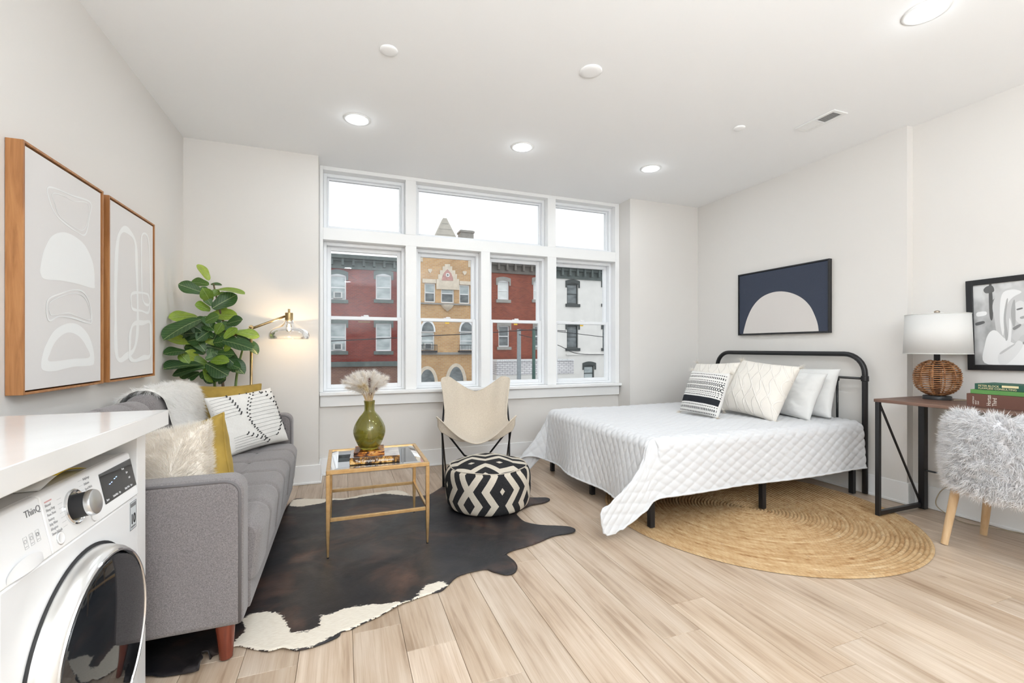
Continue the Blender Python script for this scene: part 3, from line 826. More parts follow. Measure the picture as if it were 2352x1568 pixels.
WX, WY0, WY1, WZ = -.594, 1.105, 1.705, .80
wm = thing('washing_machine', 'white front loading washing machine with black glass door under the worktop', 'washing machine', (WX - .27, 1.405, 0))
def Wt(mb): l = wm.location; mb.v = [(a - l.x, b_ - l.y, c) for a, b_, c in mb.v]; return mb
ENAM = mat('white_enamel', (0.86, 0.865, 0.87), 0.16, spec=0.5)
ENAM2 = mat('white_console_plastic', (0.88, 0.88, 0.88), 0.22, spec=0.5)
CHROME = mat('polished_chrome', (0.80, 0.81, 0.82), 0.10, 1.0); BRUSH = mat('brushed_steel', (0.72, 0.73, 0.74), 0.28, 1.0)
SATIN = mat('satin_silver', (0.80, 0.79, 0.77), 0.30, 0.85)
BLACKG = mat('black_glass', (0.012, 0.014, 0.017), 0.04, spec=0.8); SEAL = mat('dark_rubber', (0.02, 0.02, 0.022), 0.6)
PRINT = mat('grey_print', (0.22, 0.22, 0.23), 0.6); PRINTL = mat('pale_grey_print', (0.45, 0.45, 0.46), 0.6); PRINTR = mat('red_print', (0.70, 0.40, 0.40), 0.6); PRINTW = mat('white_print', (0.8, 0.8, 0.82), 0.6)
ZP = .668                      # lower edge of the console
mesh_obj('body', Wt(MB().box(WX - .55, WX, WY0, WY1, .012, ZP)), ENAM, wm, bevel=0.006)
mesh_obj('foot', Wt(MB().box(WX - .50, WX - .44, WY0 + .04, WY0 + .1, .0005, .013).box(WX - .1, WX - .04, WY0 + .04, WY0 + .1, .0005, .013).box(WX - .5, WX - .44, WY1 - .1, WY1 - .04, .0005, .013).box(WX - .1, WX - .04, WY1 - .1, WY1 - .04, .0005, .013)), SEAL, wm)
mesh_obj('top_panel', Wt(MB().box(WX - .55, WX - .045, WY0, WY1, ZP + .001, WZ - .004)), ENAM, wm, bevel=0.006)
# console, leaning back
YS = 1.268                     # seam between drawer and dial console
def console(y0, y1):
    mb = MB()
    prof = [(WX - .044, ZP + .001), (WX + .002, ZP + .001), (WX - .022, WZ - .006), (WX - .028, WZ), (WX - .044, WZ + .001)]
    n = len(prof)
    for y in (y0, y1): mb.v += [(x, y, z) for x, z in prof]
    mb.f += [tuple(range(n)), tuple(reversed(range(n, 2 * n)))] + [(i, n + i, n + (i + 1) % n, (i + 1) % n) for i in range(n)]
    mb.f = [tuple(reversed(f)) for f in mb.f]
    return mb
con = mesh_obj('console', Wt(console(YS + .0008, WY1)), ENAM2, wm, bevel=0.003)
drw = mesh_obj('detergent_drawer', Wt(console(WY0, YS - .0008)), ENAM2, wm, bevel=0.003)
# console plane frame: local (along y, up the slope)
p0 = Vector((WX + .002, 0, ZP + .001)); p1 = Vector((WX - .022, 0, WZ - .006)); updir = (p1 - p0).normalized(); ndir = Vector((0, 1, 0)).cross(updir)
if ndir.x < 0: ndir = -ndir
CL = (p1 - p0).length
def cp(y, s, off=.0004):      # y world, s metres up the console
    p = p0 + updir * s + ndir * off; p.y = y; return p - Vector((wm.location.x, wm.location.y, 0))
def cm(y, s, off=.0004): return frame_mtx(cp(y, s, off), (0, 1, 0), updir)
def cpx(u, v):                # photo pixel -> (y, s) on the console plane
    r = ray(u, v); o = Vector((0, 0, CAM_H)); t = (p0 - o).dot(ndir) / r.dot(ndir); q = o + r * t
    return q.y, (q - p0).dot(updir)
yd, sd = cpx(171, 1163)
def ring_at(y, s, prof, name, m, par, seg=40):
    mb = MB().lathe(prof, seg); o = mesh_obj(name, mb, m, par, auto=35); o.matrix_local = cm(y, s, 0.0); return o
kn = ring_at(yd, sd, [(.042, .0003), (.042, .004), (.039, .006), (.034, .003), (.033, .001)], 'dial_ring', CHROME, wm)
ring_at(yd, sd, [(.029, .0005), (.029, .030)], 'dial_barrel', SEAL, wm)
kc = ring_at(yd, sd, [(.031, .0305), (.0315, .036), (.0295, .042), (.028, .0425), (.001, .0415)], 'dial_cap', BRUSH, wm)
# display
a, b_ = cpx(231, 1090); c, d = cpx(306, 1108)
dy0, dy1 = cpx(233, 1120)[0], cpx(303, 1075)[0]
mesh_obj('display', MB().box(0, dy1 - dy0, 0, .083, 0, .0012), BLACKG, wm).matrix_local = cm(dy0, .030, .0003)
for i, w in enumerate(('Steam', 'TurboWash', 'Dry', 'Delay Wash', 'Start')):
    text_obj('display_text', w, .0085, PRINTW, wm, cm(dy0 + .006 + i * (dy1 - dy0) / 5.2, .036, .0017), xscale=.7)
for i, (yy, ss, w) in enumerate(((.64, .093, 'Temp'), (.75, .078, 'Spin'), (.80, .060, 'Soil'))):
    text_obj('display_text', w, .008, PRINTW, wm, cm(dy0 + (dy1 - dy0) * yy, ss, .0017), xscale=.8)
LEDB = M('blue_led', (0.3, 0.5, 1.0)); LEDB.b.inputs['Emission Color'].default_value = (0.35, 0.55, 1, 1); LEDB.b.inputs['Emission Strength'].default_value = 2.5
for yy, ss in ((.20, .074), (.26, .076), (.36, .081), (.42, .083)):
    mesh_obj('display_segment', MB().box(0, .007, 0, .0018, 0, .0003), LEDB.m, wm).matrix_local = cm(dy0 + (dy1 - dy0) * yy, ss, .0017)
# printed cycle names
for i, w in enumerate(('COTTON CYCLE', 'Normal', 'Heavy Duty', 'Perm. Press', 'Sanitary', 'Baby Wear', 'Allergiene', 'Steam Refresh')):
    if i == 0: continue
    s = .113 - i * .0108
    text_obj('cycle_print', w, .0085, PRINTL, wm, cm(YS + .012, s), xscale=.75)
    mesh_obj('cycle_line', MB().box(0, .016, 0, .0006, 0, .0002), PRINTL, wm).matrix_local = cm(yd - .058, s + .003)
mesh_obj('cycle_mark', MB().box(0, .026, 0, .003, 0, .0002), PRINTR, wm).matrix_local = cm(YS + .012, .1115)
for i, w in enumerate(('Bulky/Large', 'Delicates', 'Speed Wash', 'Towels')):
    s = .118 - i * .0128
    text_obj('cycle_print', w, .0085, PRINTL, wm, cm(yd + .058, s), xscale=.75)
    mesh_obj('cycle_line', MB().box(0, .018, 0, .0006, 0, .0002), PRINTL, wm).matrix_local = cm(yd + .036, s + .003)
yb, sb = cpx(139, 1235); b1 = ring_at(yb, sb, [(.0135, .0003), (.0135, .002), (.0115, .0025), (.011, .0022), (.001, .0022)], 'power_button', ENAM2, wm)
ring_at(yb, sb, [(.0150, .0002), (.0150, .001), (.0138, .001)], 'button_rim', BRUSH, wm)
yb, sb = cpx(216, 1184); ring_at(yb, sb, [(.0125, .0003), (.0125, .0018), (.001, .0018)], 'start_button', ENAM2, wm); ring_at(yb, sb, [(.0138, .0002), (.0138, .001), (.0128, .001)], 'button_rim', BRUSH, wm)
for k, (w, dx) in enumerate((('ThinQ', 0),)):
    y, s = cpx(57, 1191); text_obj('logo_print', w, .0205, PRINT, wm, cm(y, s), xscale=.95)
for k in range(3):
    y, s = cpx(59 + k * 14.0, 1250 - k * 9.2)
    e = .0005; mesh_obj('badge_print', MB().box(0, .011, 0, e, 0, .0002).box(0, .011, .024, .024 + e, 0, .0002).box(0, e, 0, .024, 0, .0002).box(.011, .011 + e, 0, .024, 0, .0002), PRINTL, wm).matrix_local = cm(y - .0055, s - .010)
    mesh_obj('badge_print', MB().lathe([(.0030, 0), (.0042, .0002), (.0042, 0)], 14, cap0=False, cap1=False), PRINTL if k < 2 else PRINT, wm).matrix_local = cm(y, s + .005)
    mesh_obj('badge_print', MB().box(-.0035, .0035, 0, .0012, 0, .0002), PRINTL, wm).matrix_local = cm(y, s - .006)
pull = MB().grid(lambda u, v: (WX + .0012 + .006 * math.sin(PI * u) * (1 - v), WY0 + .02 + (YS - WY0 - .05) * u, ZP + .004 + .030 * v * math.sin(PI * min(1, max(0.02, u))) ** .3), 20, 6)
mesh_obj('drawer_pull', Wt(pull), ENAM, wm, smooth=True)
# warranty sticker on the body front
stx = WX + .0006 - wm.location.x
def fm_(y, z, off=0.0): return frame_mtx((stx + off, y - wm.location.y, z), (0, 1, 0), (0, 0, 1))
ya, za = on_x(305, 1182, WX).y, on_x(305, 1182, WX).z
ST = mat('sticker_pale', (0.62, 0.66, 0.68), 0.5)
mesh_obj('warranty_sticker', MB().box(-.021, .021, -.042, .042, 0, .0004), ST, wm).matrix_local = fm_(ya, za)
mesh_obj('sticker_border', MB().box(-.021, .021, .040, .042, 0, .0003).box(-.021, .021, -.042, -.040, 0, .0003).box(-.021, -.019, -.04, .04, 0, .0003).box(.019, .021, -.04, .04, 0, .0003).box(-.017, .017, .026, .037, 0, .0003).box(-.015, .015, -.036, -.031, 0, .0003), PRINT, wm).matrix_local = fm_(ya, za, .0006)
text_obj('sticker_number', '10', .040, SEAL, wm, fm_(ya, za - .024, .0008), align='CENTER', xscale=.8, bold=.001)
# door
DC = Vector((WX, 1.405, .378)); R_ = .236
def dring(prof, name, m, seg=72, par=wm, **kw):
    mb = MB().lathe(prof, seg, (DC.x, DC.y, DC.z), axis='x', **kw); o = mesh_obj(name, Wt(mb), m, par, auto=30); return o
dring([(R_ + .012, .0005), (R_ + .012, .003), (R_ + .004, .004)], 'door_seal', SEAL, cap0=False, cap1=False)
dring([(R_ + .004, .001), (R_ + .003, .016), (R_ - .002, .034), (R_ - .007, .042), (R_ - .011, .045)], 'door_ring', SATIN, cap0=False, cap1=False)
dring([(R_ - .011, .0447), (R_ - .013, .0485), (R_ - .017, .0485), (R_ - .019, .045), (R_ - .020, .038)], 'door_rim', CHROME, cap0=False, cap1=False)
dring([(R_ - .0195, .036), (R_ - .026, .0475), (R_ - .06, .054), (.10, .060), (.05, .062), (.001, .0625)], 'door_glass', BLACKG, cap0=False)
LEAF = M('paper_leaflet', (0.75, 0.55, 0.03), 0.5)
LEAF.color(LEAF.mix(LEAF.sep(LEAF.coord())[1].gt(-.035), (0.85, 0.84, 0.82), (0.80, 0.58, 0.02)))
lf = MB().grid(lambda u, v: (-.08 + .16 * v, -.10 + .2 * u, .001 + .020 * math.sin(PI * u) * (.5 + .5 * v) ), 14, 6)
me_o = mesh_obj('leaflet', lf, LEAF.m, smooth=True, loc=(-.72, 1.42, WZ - .0035))
s_ = me_o.modifiers.new('thickness', 'SOLIDIFY'); s_.thickness = .0008
tag(me_o, 'yellow and white paper leaflet lying on top of the washing machine', 'leaflet')

# ================================================================== SOFA
def fabric_mat(name, c1, c2, scale=900, bump=.25):
    m = M(name, c1, 0.9, spec=0.15)
    co = m.coord()
    n = m.noise(co, scale, 2, .6); n2 = m.noise(co, scale * .33, 2, .6)
    big = m.noise(co, 2.2, 3)
    c = m.ramp(n * .6 + n2 * .4, [(0.36, c1), (0.64, c2)])
    c = m.mix(1.0, c, m.ramp(big, [(0.3, (0.95, 0.95, 0.95)), (0.7, (1.04, 1.04, 1.04))]), 'MULTIPLY')
    m.color(c); m.bump(n, bump, .0015)
    m.b.inputs['Sheen Weight'].default_value = 0.25; m.b.inputs['Sheen Roughness'].default_value = .5
    return m.m
GREYF = fabric_mat('grey_woven_upholstery', (0.135, 0.121, 0.122), (0.30, 0.274, 0.272), 700)
PIPEF = mat('grey_piping', (0.15, 0.14, 0.142), 0.9)
LEGW = M('red_stained_wood', (0.17, 0.035, 0.018), 0.25); LEGW.color(LEGW.ramp(LEGW.noise(LEGW.scale(LEGW.coord(), (30, 30, 3)), 2, 4), [(0.3, (0.13, 0.025, 0.013)), (0.7, (0.24, 0.055, 0.028))])); LEGW = LEGW.m
SX0, SX1, SY0, SY1 = -1.098, -.325, 1.842, 3.60
sofa = thing('sofa', 'grey tufted fabric sofa with piped arms and red wooden legs', 'sofa', (-.7, 2.72, 0))
SO = Vector((-.7, 2.72, 0))
def St(mb): mb.v = [(a - SO.x, b_ - SO.y, c) for a, b_, c in mb.v]; return mb
def rrect(x0, x1, z0, z1, r, corners, n=7):
    """outline in x,z; corners = which of (bl, br, tr, tl) are round"""
    out = []
    for (cx, cz, a0, on) in ((x0, z0, PI, corners[0]), (x1, z0, 1.5 * PI, corners[1]), (x1, z1, 0, corners[2]), (x0, z1, .5 * PI, corners[3])):
        if on:
            ox, oz = (r if cx == x0 else -r), (r if cz == z0 else -r)
            for k in range(n + 1):
                w = a0 + PI / 2 * k / n; out.append((cx + ox + r * math.cos(w), cz + oz + r * math.sin(w)))
        else: out.append((cx, cz))
    return out
ATH, AZ0, AZ1 = .115, .128, .655
def arm(y0, y1):
    pr = rrect(SX0 + .09, SX1 - .012, AZ0, AZ1, .055, (False, False, True, False))
    mb = MB().prism(pr, lambda a, b_, d: (a, y0 + d, b_), y1 - y0)
    mb.f = [tuple(reversed(f)) for f in mb.f]
    o = mesh_obj('arm', St(mb), GREYF, sofa, bevel=0.022, bseg=4)
    for yy in (y0 + .004, y1 - .004):
        ins = .010
        path = [(x, yy, z) for x, z in rrect(SX0 + .09 + ins, SX1 - .012 - ins, AZ0 + .012, AZ1 - ins, .048, (False, False, True, False))]
        mesh_obj('piping', St(MB().tube([Vector(p) for p in path[1:]], .0052, 8)), PIPEF, o, smooth=True)
arm(SY0, SY0 + ATH); arm(SY1 - ATH, SY1)
mesh_obj('base', St(MB().box(SX0 + .10, SX1 - .008, SY0 + ATH + .002, SY1 - ATH - .002, .125, .30)), GREYF, sofa, bevel=.012)
# tufted cushion surface
def tuft(a, b_, na, nb, depth, wid=.035):
    """0..1 coordinates; returns puff height"""
    ia, ib = a * na, b_ * nb
    da = abs(ia - round(ia)); db = abs(ib - round(ib))
    g = 0.0
    if 0 < round(ia) < na: g = max(g, math.exp(-(da / .075) ** 2) * .5)
    if 0 < round(ib) < nb: g = max(g, math.exp(-(db / .075) ** 2) * .5)
    if 0 < round(ia) < na and 0 < round(ib) < nb:
        g = max(g, math.exp(-((da / .15) ** 2 + (db / .15) ** 2)) * 1.0)
    return -depth * g
def sup(t, p): return math.copysign(abs(t) ** p, t)
def cushion(name, fn_pt, nu, nv, par):
    """closed puffy block: fn_pt(a,b,side) """
    pass
sy0, sy1 = SY0 + ATH + .001, SY1 - ATH - .001
sx0, sx1, sz0, sz1 = SX0 + .20, SX1 + .028, .236, .462
def seat_pt(u, v):           # u around the front profile (back-top -> front -> bottom), v along y
    L1, Rr = (sx1 - sx0), .062
    s = u * (L1 - Rr + PI / 2 * Rr + (sz1 - sz0 - Rr))
    y = sy0 + (sy1 - sy0) * v
    if s < L1 - Rr:
        x = sx0 + s; z = sz1; nx, nz = 0, 1
    elif s < L1 - Rr + PI / 2 * Rr:
        w = (s - (L1 - Rr)) / Rr; x = sx1 - Rr + Rr * math.sin(w); z = sz1 - Rr + Rr * math.cos(w); nx, nz = math.sin(w), math.cos(w)
    else:
        x = sx1; z = sz1 - Rr - (s - (L1 - Rr + PI / 2 * Rr)); nx, nz = 1, 0
    d = tuft(min(1, s / (L1 - .02)), v, 3, 6, .017)
    e = min(v, 1 - v) * (sy1 - sy0); d -= .018 * math.exp(-(e / .02) ** 1.0)
    if nx > .5: x -= .020 * max(0, (sz1 - Rr - z)) / .2
    d += .006 * mnoise.noise(Vector((x * 3, y * 3, 1.0)))
    return (x + nx * d, y, z + nz * d)
mb = MB().grid(lambda u, v: seat_pt(v, u), 150, 90)
for side in (0, 150):
    ids = [j * 151 + side for j in range(91)]; yv = mb.v[ids[0]][1]; c0 = len(mb.v)
    mb.v += [(sx0, yv, sz0), ((sx0 + sx1) / 2, yv, (sz0 + sz1) / 2)]; ids = ids + [c0]
    for k in range(len(ids)):
        q_ = (ids[k], ids[(k + 1) % len(ids)], c0 + 1); mb.f.append(q_ if side else tuple(reversed(q_)))
seat = mesh_obj('seat', St(mb), GREYF, sofa, auto=60)
def back_pt(u, v, y0, y1, lean, top):
    """u: 0 front bottom -> over the top -> 1 back bottom"""
    th = .155; hgt = top - .44; Rr = th / 2
    L = hgt - Rr; tot = 2 * L + PI * Rr; s = u * tot
    y = y0 + (y1 - y0) * v
    if s < L: lx, lz, nx, nz = th / 2, s, 1, 0
    elif s < L + PI * Rr:
        w = (s - L) / Rr; lx, lz, nx, nz = Rr * math.cos(w), L + Rr * math.sin(w), math.cos(w), math.sin(w)
    else: lx, lz, nx, nz = -th / 2, L - (s - L - PI * Rr), -1, 0
    d = 0
    if s < L + .6 * PI * Rr: d = tuft(min(1.0, s / (L * 1.06)) , v, 2, 4, .024)
    e = min(v, 1 - v) * (y1 - y0); d -= .045 * math.exp(-(e / .03))
    lx += nx * d; lz += nz * d
    ca, sa = math.cos(lean), math.sin(lean)
    return (-.865 + lx * ca - lz * sa, y, .44 + lx * sa + lz * ca)
ymid = 2.735
for y0, y1, ln, tp in ((SY0 + .055, ymid - .004, .24, .875), (ymid + .004, SY1 - .06, .27, .895)):
    mb = MB().grid(lambda u, v: back_pt(v, u, y0, y1, ln, tp), 80, 80)
    n = len(mb.v); W = 81
    for side in (0, 80):
        c = len(mb.v); ring_i = [j * W + side for j in range(81)]
        ctr = sum((Vector(mb.v[i]) for i in ring_i), Vector()) / len(ring_i); mb.v.append(tuple(ctr))
        for k in range(80): mb.f.append((ring_i[k], ring_i[k + 1], c) if side else (ring_i[k + 1], ring_i[k], c))
    bk = mesh_obj('backrest', St(mb), GREYF, sofa, smooth=True)
    for i in (1,):
        for j in (1, 2, 3):
            p = back_pt(.5 * .48 * 1.06 * 0.92, j / 4, y0, y1, ln, tp)
            mesh_obj('tuft_button', MB().lathe([(.011, -.003), (.010, .002), (.005, .005), (.001, .006)], 12), PIPEF, sofa, smooth=True).matrix_local = frame_mtx(Vector(p) - SO, (0, 1, 0), (-.25, 0, 1))
for i in (1, 2):
    for j in range(1, 6):
        L1, Rr = (sx1 - sx0), .062; tot = L1 - Rr + PI / 2 * Rr + (sz1 - sz0 - Rr)
        p = seat_pt(i / 3 * (L1 - .02) / tot, j / 6)
        mesh_obj('tuft_button', MB().lathe([(.011, -.003), (.010, .002), (.005, .005), (.001, .006)], 12), PIPEF, sofa, smooth=True).matrix_local = Matrix.Translation(Vector(p) - SO)
mesh_obj('back_panel', St(MB().box(SX0, SX0 + .088, SY0 + .06, SY1 - .06, .135, .50)), GREYF, sofa, bevel=.02)
for (x, y, sx) in ((-.40, SY0 + .045, 1), (-.40, SY1 - .05, 1), (-1.0, SY0 + .1, -1), (-1.0, SY1 - .1, -1)):
    mesh_obj('leg', St(MB().tube([(x, y, .1275), (x + .004 * sx, y - .006, .0045)], [.032, .021], 18)), LEGW, sofa, auto=40)

# ================================================================== PILLOWS
def pillow_mesh(w, h, t, n=44, seed=0, wr=.006, puff=.5, corner=.035, sag=0.0):
    mb = MB(); off = seed * 7.3
    def P(u, v, s):
        a, b_ = 2 * u - 1, 2 * v - 1
        ea, eb = max(0, 1 - abs(a) ** 2.6), max(0, 1 - abs(b_) ** 2.6)
        z = s * t / 2 * (ea * eb) ** puff
        # concave sides between the corners
        x = a * w / 2 * (1 - corner * 2 * (1 - b_ * b_) * abs(a) ** 3); y = b_ * h / 2 * (1 - corner * 2 * (1 - a * a) * abs(b_) ** 3)
        q = Vector((a * 2.2 + off, b_ * 2.2, s * .7))
        z += s * (wr * mnoise.noise(q * 1.3) + wr * .6 * mnoise.noise(q * 3.1)) * min(1, ea * eb * 3)
        y -= sag * h * (1 - eb) * 0
        return (x, y, z)
    idx = {}
    for s in (1, -1):
        for j in range(n + 1):
            for i in range(n + 1):
                edge = i in (0, n) or j in (0, n)
                k = (i, j, 0 if edge else s)
                if k in idx: continue
                idx[k] = len(mb.v); p = P(i / n, j / n, s); mb.v.append((p[0], p[1], 0.0 if edge else p[2]))
    for s in (1, -1):
        for j in range(n):
            for i in range(n):
                q = [idx.get((a, b_, s), idx.get((a, b_, 0))) for a, b_ in ((i, j), (i + 1, j), (i + 1, j + 1), (i, j + 1))]
                mb.f.append(tuple(q) if s > 0 else tuple(reversed(q)))
    return mb
def piped_edge(w, h, corner=.035, n=40):
    pts = []
    for k in range(n):
        a = -1 + 2 * k / n
        pts.append((a, -1))
    pts = pts + [(1, -1 + 2 * k / n) for k in range(n)] + [(1 - 2 * k / n, 1) for k in range(n)] + [(-1, 1 - 2 * k / n) for k in range(n)]
    return [Vector((a * w / 2 * (1 - corner * 2 * (1 - b_ * b_) * abs(a) ** 3), b_ * h / 2 * (1 - corner * 2 * (1 - a * a) * abs(b_) ** 3), 0)) for a, b_ in pts]
def place(o, base, normal, up, h, roll=0.0):
    """stand a pillow: base = middle of its lower edge, face normal, up direction"""
    n = Vector(normal).normalized(); u = Vector(up); u = (u - n * u.dot(n)).normalized(); x = u.cross(n)
    m = Matrix((x, u, n)).transposed().to_4x4() @ Matrix.Rotation(roll, 4, 'Z'); m.translation = Vector(base) + u * (h / 2)
    o.matrix_world = m; return o
def velvet(name, c):
    m = M(name, c, 0.75, spec=0.2)
    n = m.noise(m.coord(), 9, 3)
    m.color(m.ramp(n, [(0.3, tuple(k * .72 for k in c)), (0.7, tuple(min(1, k * 1.15) for k in c))]))
    m.b.inputs['Sheen Weight'].default_value = .35; m.b.inputs['Sheen Roughness'].default_value = .35; m.b.inputs['Sheen Tint'].default_value = (0.8, 0.68, 0.35, 1)
    m.bump(m.noise(m.coord(), 400, 2), .15, .001); return m.m
MUST = velvet('mustard_velvet', (0.35, 0.232, 0.050))
def pillow_thing(name, label, w, h, t, m, base, normal, up, seed, roll=0, **kw):
    root = thing(name, label, 'pillow')
    place(root, base, normal, up, h, roll)
    mb = pillow_mesh(w, h, t, seed=seed, **kw)
    o = mesh_obj('cover', mb, m, root, smooth=True)
    return root, o
r1, _ = pillow_thing('velvet_pillow', 'square mustard velvet pillow behind the cream fur pillow beside the near sofa arm', .44, .35, .22, MUST, (-.640, 2.16, .445), (-.50, -1.0, .28), (0, .1, 1), 2, roll=.30)
mesh_obj('seam', MB().tube(piped_edge(.44, .35), .004, 8, closed=True), MUST, r1, smooth=True)
r2, _ = pillow_thing('velvet_pillow', 'mustard velvet pillow behind the black beaded pillow at the far end of the sofa', .41, .42, .15, MUST, (-.70, 3.43, .462), (.45, -1.0, .32), (0, .1, 1), 3, roll=.02)
mesh_obj('seam', MB().tube(piped_edge(.41, .42), .004, 8, closed=True), MUST, r2, smooth=True)
# cream fur pillow
def fur_mat(name, root_c, tip_c, var=.12):
    m = M(name, tip_c, 0.85, spec=0.2)
    u, v, _ = m.sep(m.uv())
    c = m.ramp(v, [(0.0, root_c), (0.75, tip_c)])
    c = m.mix(1.0, c, m.ramp(u, [(0.0, (1 - var,) * 3), (1.0, (1 + var * .4,) * 3)]), 'MULTIPLY')
    m.color(c)
    tl = m.node('ShaderNodeBsdfTranslucent'); m.link(c, tl.inputs[0])
    ad = m.node('ShaderNodeMixShader'); ad.inputs[0].default_value = .5
    m.link(m.b.outputs[0], ad.inputs[1]); m.link(tl.outputs[0], ad.inputs[2]); m.link(ad.outputs[0], m.out.inputs['Surface'])
    return m.m
FURC = fur_mat('cream_fur', (0.84, 0.77, 0.68), (0.96, 0.925, 0.87), .12); FURB = mat('cream_fur_backing', (0.86, 0.80, 0.72), 0.95)
r3, o3 = pillow_thing('fur_pillow', 'cream long fur pillow leaning against the near arm of the grey sofa', .44, .345, .16, FURB, (-.688, 2.03, .455), (-.20, -1.0, .18), (0, .1, 1), 4, roll=.13)
P_, N_, rg = sample_surface(o3.data, 42000, 4)
flow = np.stack([P_[:, 0] - .10, P_[:, 1] + .02, np.zeros(len(P_))], 1); flow /= np.linalg.norm(flow, axis=1, keepdims=True) + 1e-6
cv_, cc_ = clump_noise(P_, rg, 420, 4); D_ = N_ * .50 + flow * .75 + cv_ * .20 + (cc_ - P_) * 10 + rg.normal(size=P_.shape) * .12
strands('fur', P_, D_, rg.uniform(.018, .034, len(P_)), rg.uniform(.0006, .0013, len(P_)), FURC, r3, droop=.0, curl=.30, seed=5)
# beaded pillow
LINEN = fabric_mat('white_linen', (0.70, 0.68, 0.64), (0.80, 0.78, 0.745), 500, .15)
BEAD = mat('black_bead', (0.015, 0.015, 0.016), 0.35); THREAD = mat('dark_thread', (0.09, 0.09, 0.09), 0.9)
pa, pb = Vector((-.648, 3.130, .466)), Vector((-.388, 3.394, .470))
nb_ = Vector((pb.y - pa.y, -(pb.x - pa.x), 0)).normalized()
BW = .46; BHt = .39
r4, o4 = pillow_thing('beaded_pillow', 'white pillow with black beads and thread lines leaning by the far sofa arm', BW, BHt, .15, LINEN, (pa + pb) / 2 , nb_ + Vector((0, 0, .42)), (0, 0, 1), 6, roll=.06, n=50)
from mathutils.bvhtree import BVHTree
bm_ = bmesh.new(); bm_.from_mesh(o4.data); bvh = BVHTree.FromBMesh(bm_)
def on_pillow(a, b_):
    h = bvh.ray_cast(Vector((a * BW / 2, b_ * BHt / 2, .5)), Vector((0, 0, -1)))
    return h[0], h[1]
beads = []
def bead(a, b_, ang):
    p, n = on_pillow(a, b_)
    if p is None: return
    if not beads:
        o = mesh_obj('bead', MB().lathe([(.001, -.0068), (.0028, -.0055), (.0042, 0), (.0028, .0055), (.001, .0068)], 8, axis='x'), BEAD, r4, smooth=True)
    else:
        o = bpy.data.objects.new('bead', beads[0].data); COL.objects.link(o); o.parent = r4
    beads.append(o); o.matrix_local = frame_mtx(p + n * .003, Vector((math.cos(ang), math.sin(ang), 0)) - n * Vector((math.cos(ang), math.sin(ang), 0)).dot(n), n.cross(Vector((1, 0, 0))))
def thread(a0, b0, a1, b1):
    pts = []
    for k in range(9):
        p, n = on_pillow(a0 + (a1 - a0) * k / 8, b0 + (b1 - b0) * k / 8)
        if p is not None: pts.append(p + n * .0012)
    if len(pts) > 2: mesh_obj('thread', MB().tube(pts, .0008, 4), THREAD, r4)
random.seed(3)
def diamond_edge(b_):            # half-width of the oval beaded field at height b_
    return .52 * max(0, 1 - abs((b_) / .86) ** 1.6) ** .75
for k in range(13):
    b_ = -.74 + 1.5 * k / 12; hw = diamond_edge(b_)
    thread(.34 - hw, b_, .34 + hw, b_ + .03)
    for sgn in (-1, 1):
        bead(.34 + sgn * hw, b_ + (.03 if sgn > 0 else 0), random.uniform(-.5, .5)); bead(.34 + sgn * (hw + .05), b_ + .06, random.uniform(.3, 1.5))
for k in range(7):
    b_ = .84 - k * .11; thread(-.93, b_, -.52 + .02 * k, b_ + .02); bead(-.50 + .02 * k, b_ + .02, .4); bead(-.47 + .02 * k, b_ + .07, 1.0)
for k in range(6):
    b_ = -.50 - k * .075; thread(-.72, b_, -.40 + .12 * k, b_ + .02); bead(-.38 + .12 * k, b_ + .02, .3); bead(-.34 + .12 * k, b_ + .06, 1.2)
for k in range(7): bead(.90, .62 - k * .2, random.uniform(0, 2))
for k in range(6): bead(-.1 + k * .19, .90 - .02 * k, random.uniform(0, 2))

# ================================================================== FUR THROW over the sofa back
FURW = fur_mat('white_fur', (0.93, 0.91, 0.88), (0.98, 0.975, 0.965), .06); FURWB = mat('white_fur_backing', (0.86, 0.84, 0.81), 0.95)
throw = thing('fur_throw', 'fluffy white fur throw draped over the back of the grey sofa', 'throw', (-.95, 3.2, .6))
TO = Vector((-.95, 3.2, .6))
def throw_pt(u, v):
    # v along the sofa (irregular sheepskin outline), u from seat front over the top to the wall side
    w = .40 * (1 - .35 * abs(2 * u - 1) ** 3) + .03 * math.sin(9 * u)
    y = 3.17 + (2 * v - 1) * w + .10 * (1 - u) - .10 * max(0, u - .5)
    y = min(max(y, ymid + .03), SY1 - .075)
    vv = (y - (ymid + .004)) / (SY1 - .06 - ymid - .004)
    uu = .07 + u * .66
    p = Vector(back_pt(uu, vv, ymid + .004, SY1 - .06, .27, .895))
    q = Vector(back_pt(uu + .004, vv, ymid + .004, SY1 - .06, .27, .895)); t_ = (q - p).normalized(); n = Vector((t_.z, 0, -t_.x))
    return p + n * (.020 + .006 * mnoise.noise(Vector((u * 5, v * 5, 2)))) - TO
mb = MB().grid(lambda a, b_: throw_pt(b_, a), 50, 60)
th_ = mesh_obj('hide', mb, FURWB, throw, smooth=True)
P_, N_, rg = sample_surface(th_.data, 70000, 8)
flow = np.stack([np.full(len(P_), .35) * np.sign(P_[:, 0] - .02), np.zeros(len(P_)), np.full(len(P_), -.75)], 1)
cv_, cc_ = clump_noise(P_, rg, 900, 8); D_ = N_ * .5 + flow * .8 + cv_ * .18 + (cc_ - P_) * 10 + rg.normal(size=P_.shape) * .16
strands('fur', P_, D_, rg.uniform(.024, .046, len(P_)), rg.uniform(.0007, .0015, len(P_)), FURW, throw, droop=.4, curl=.3, seed=9)

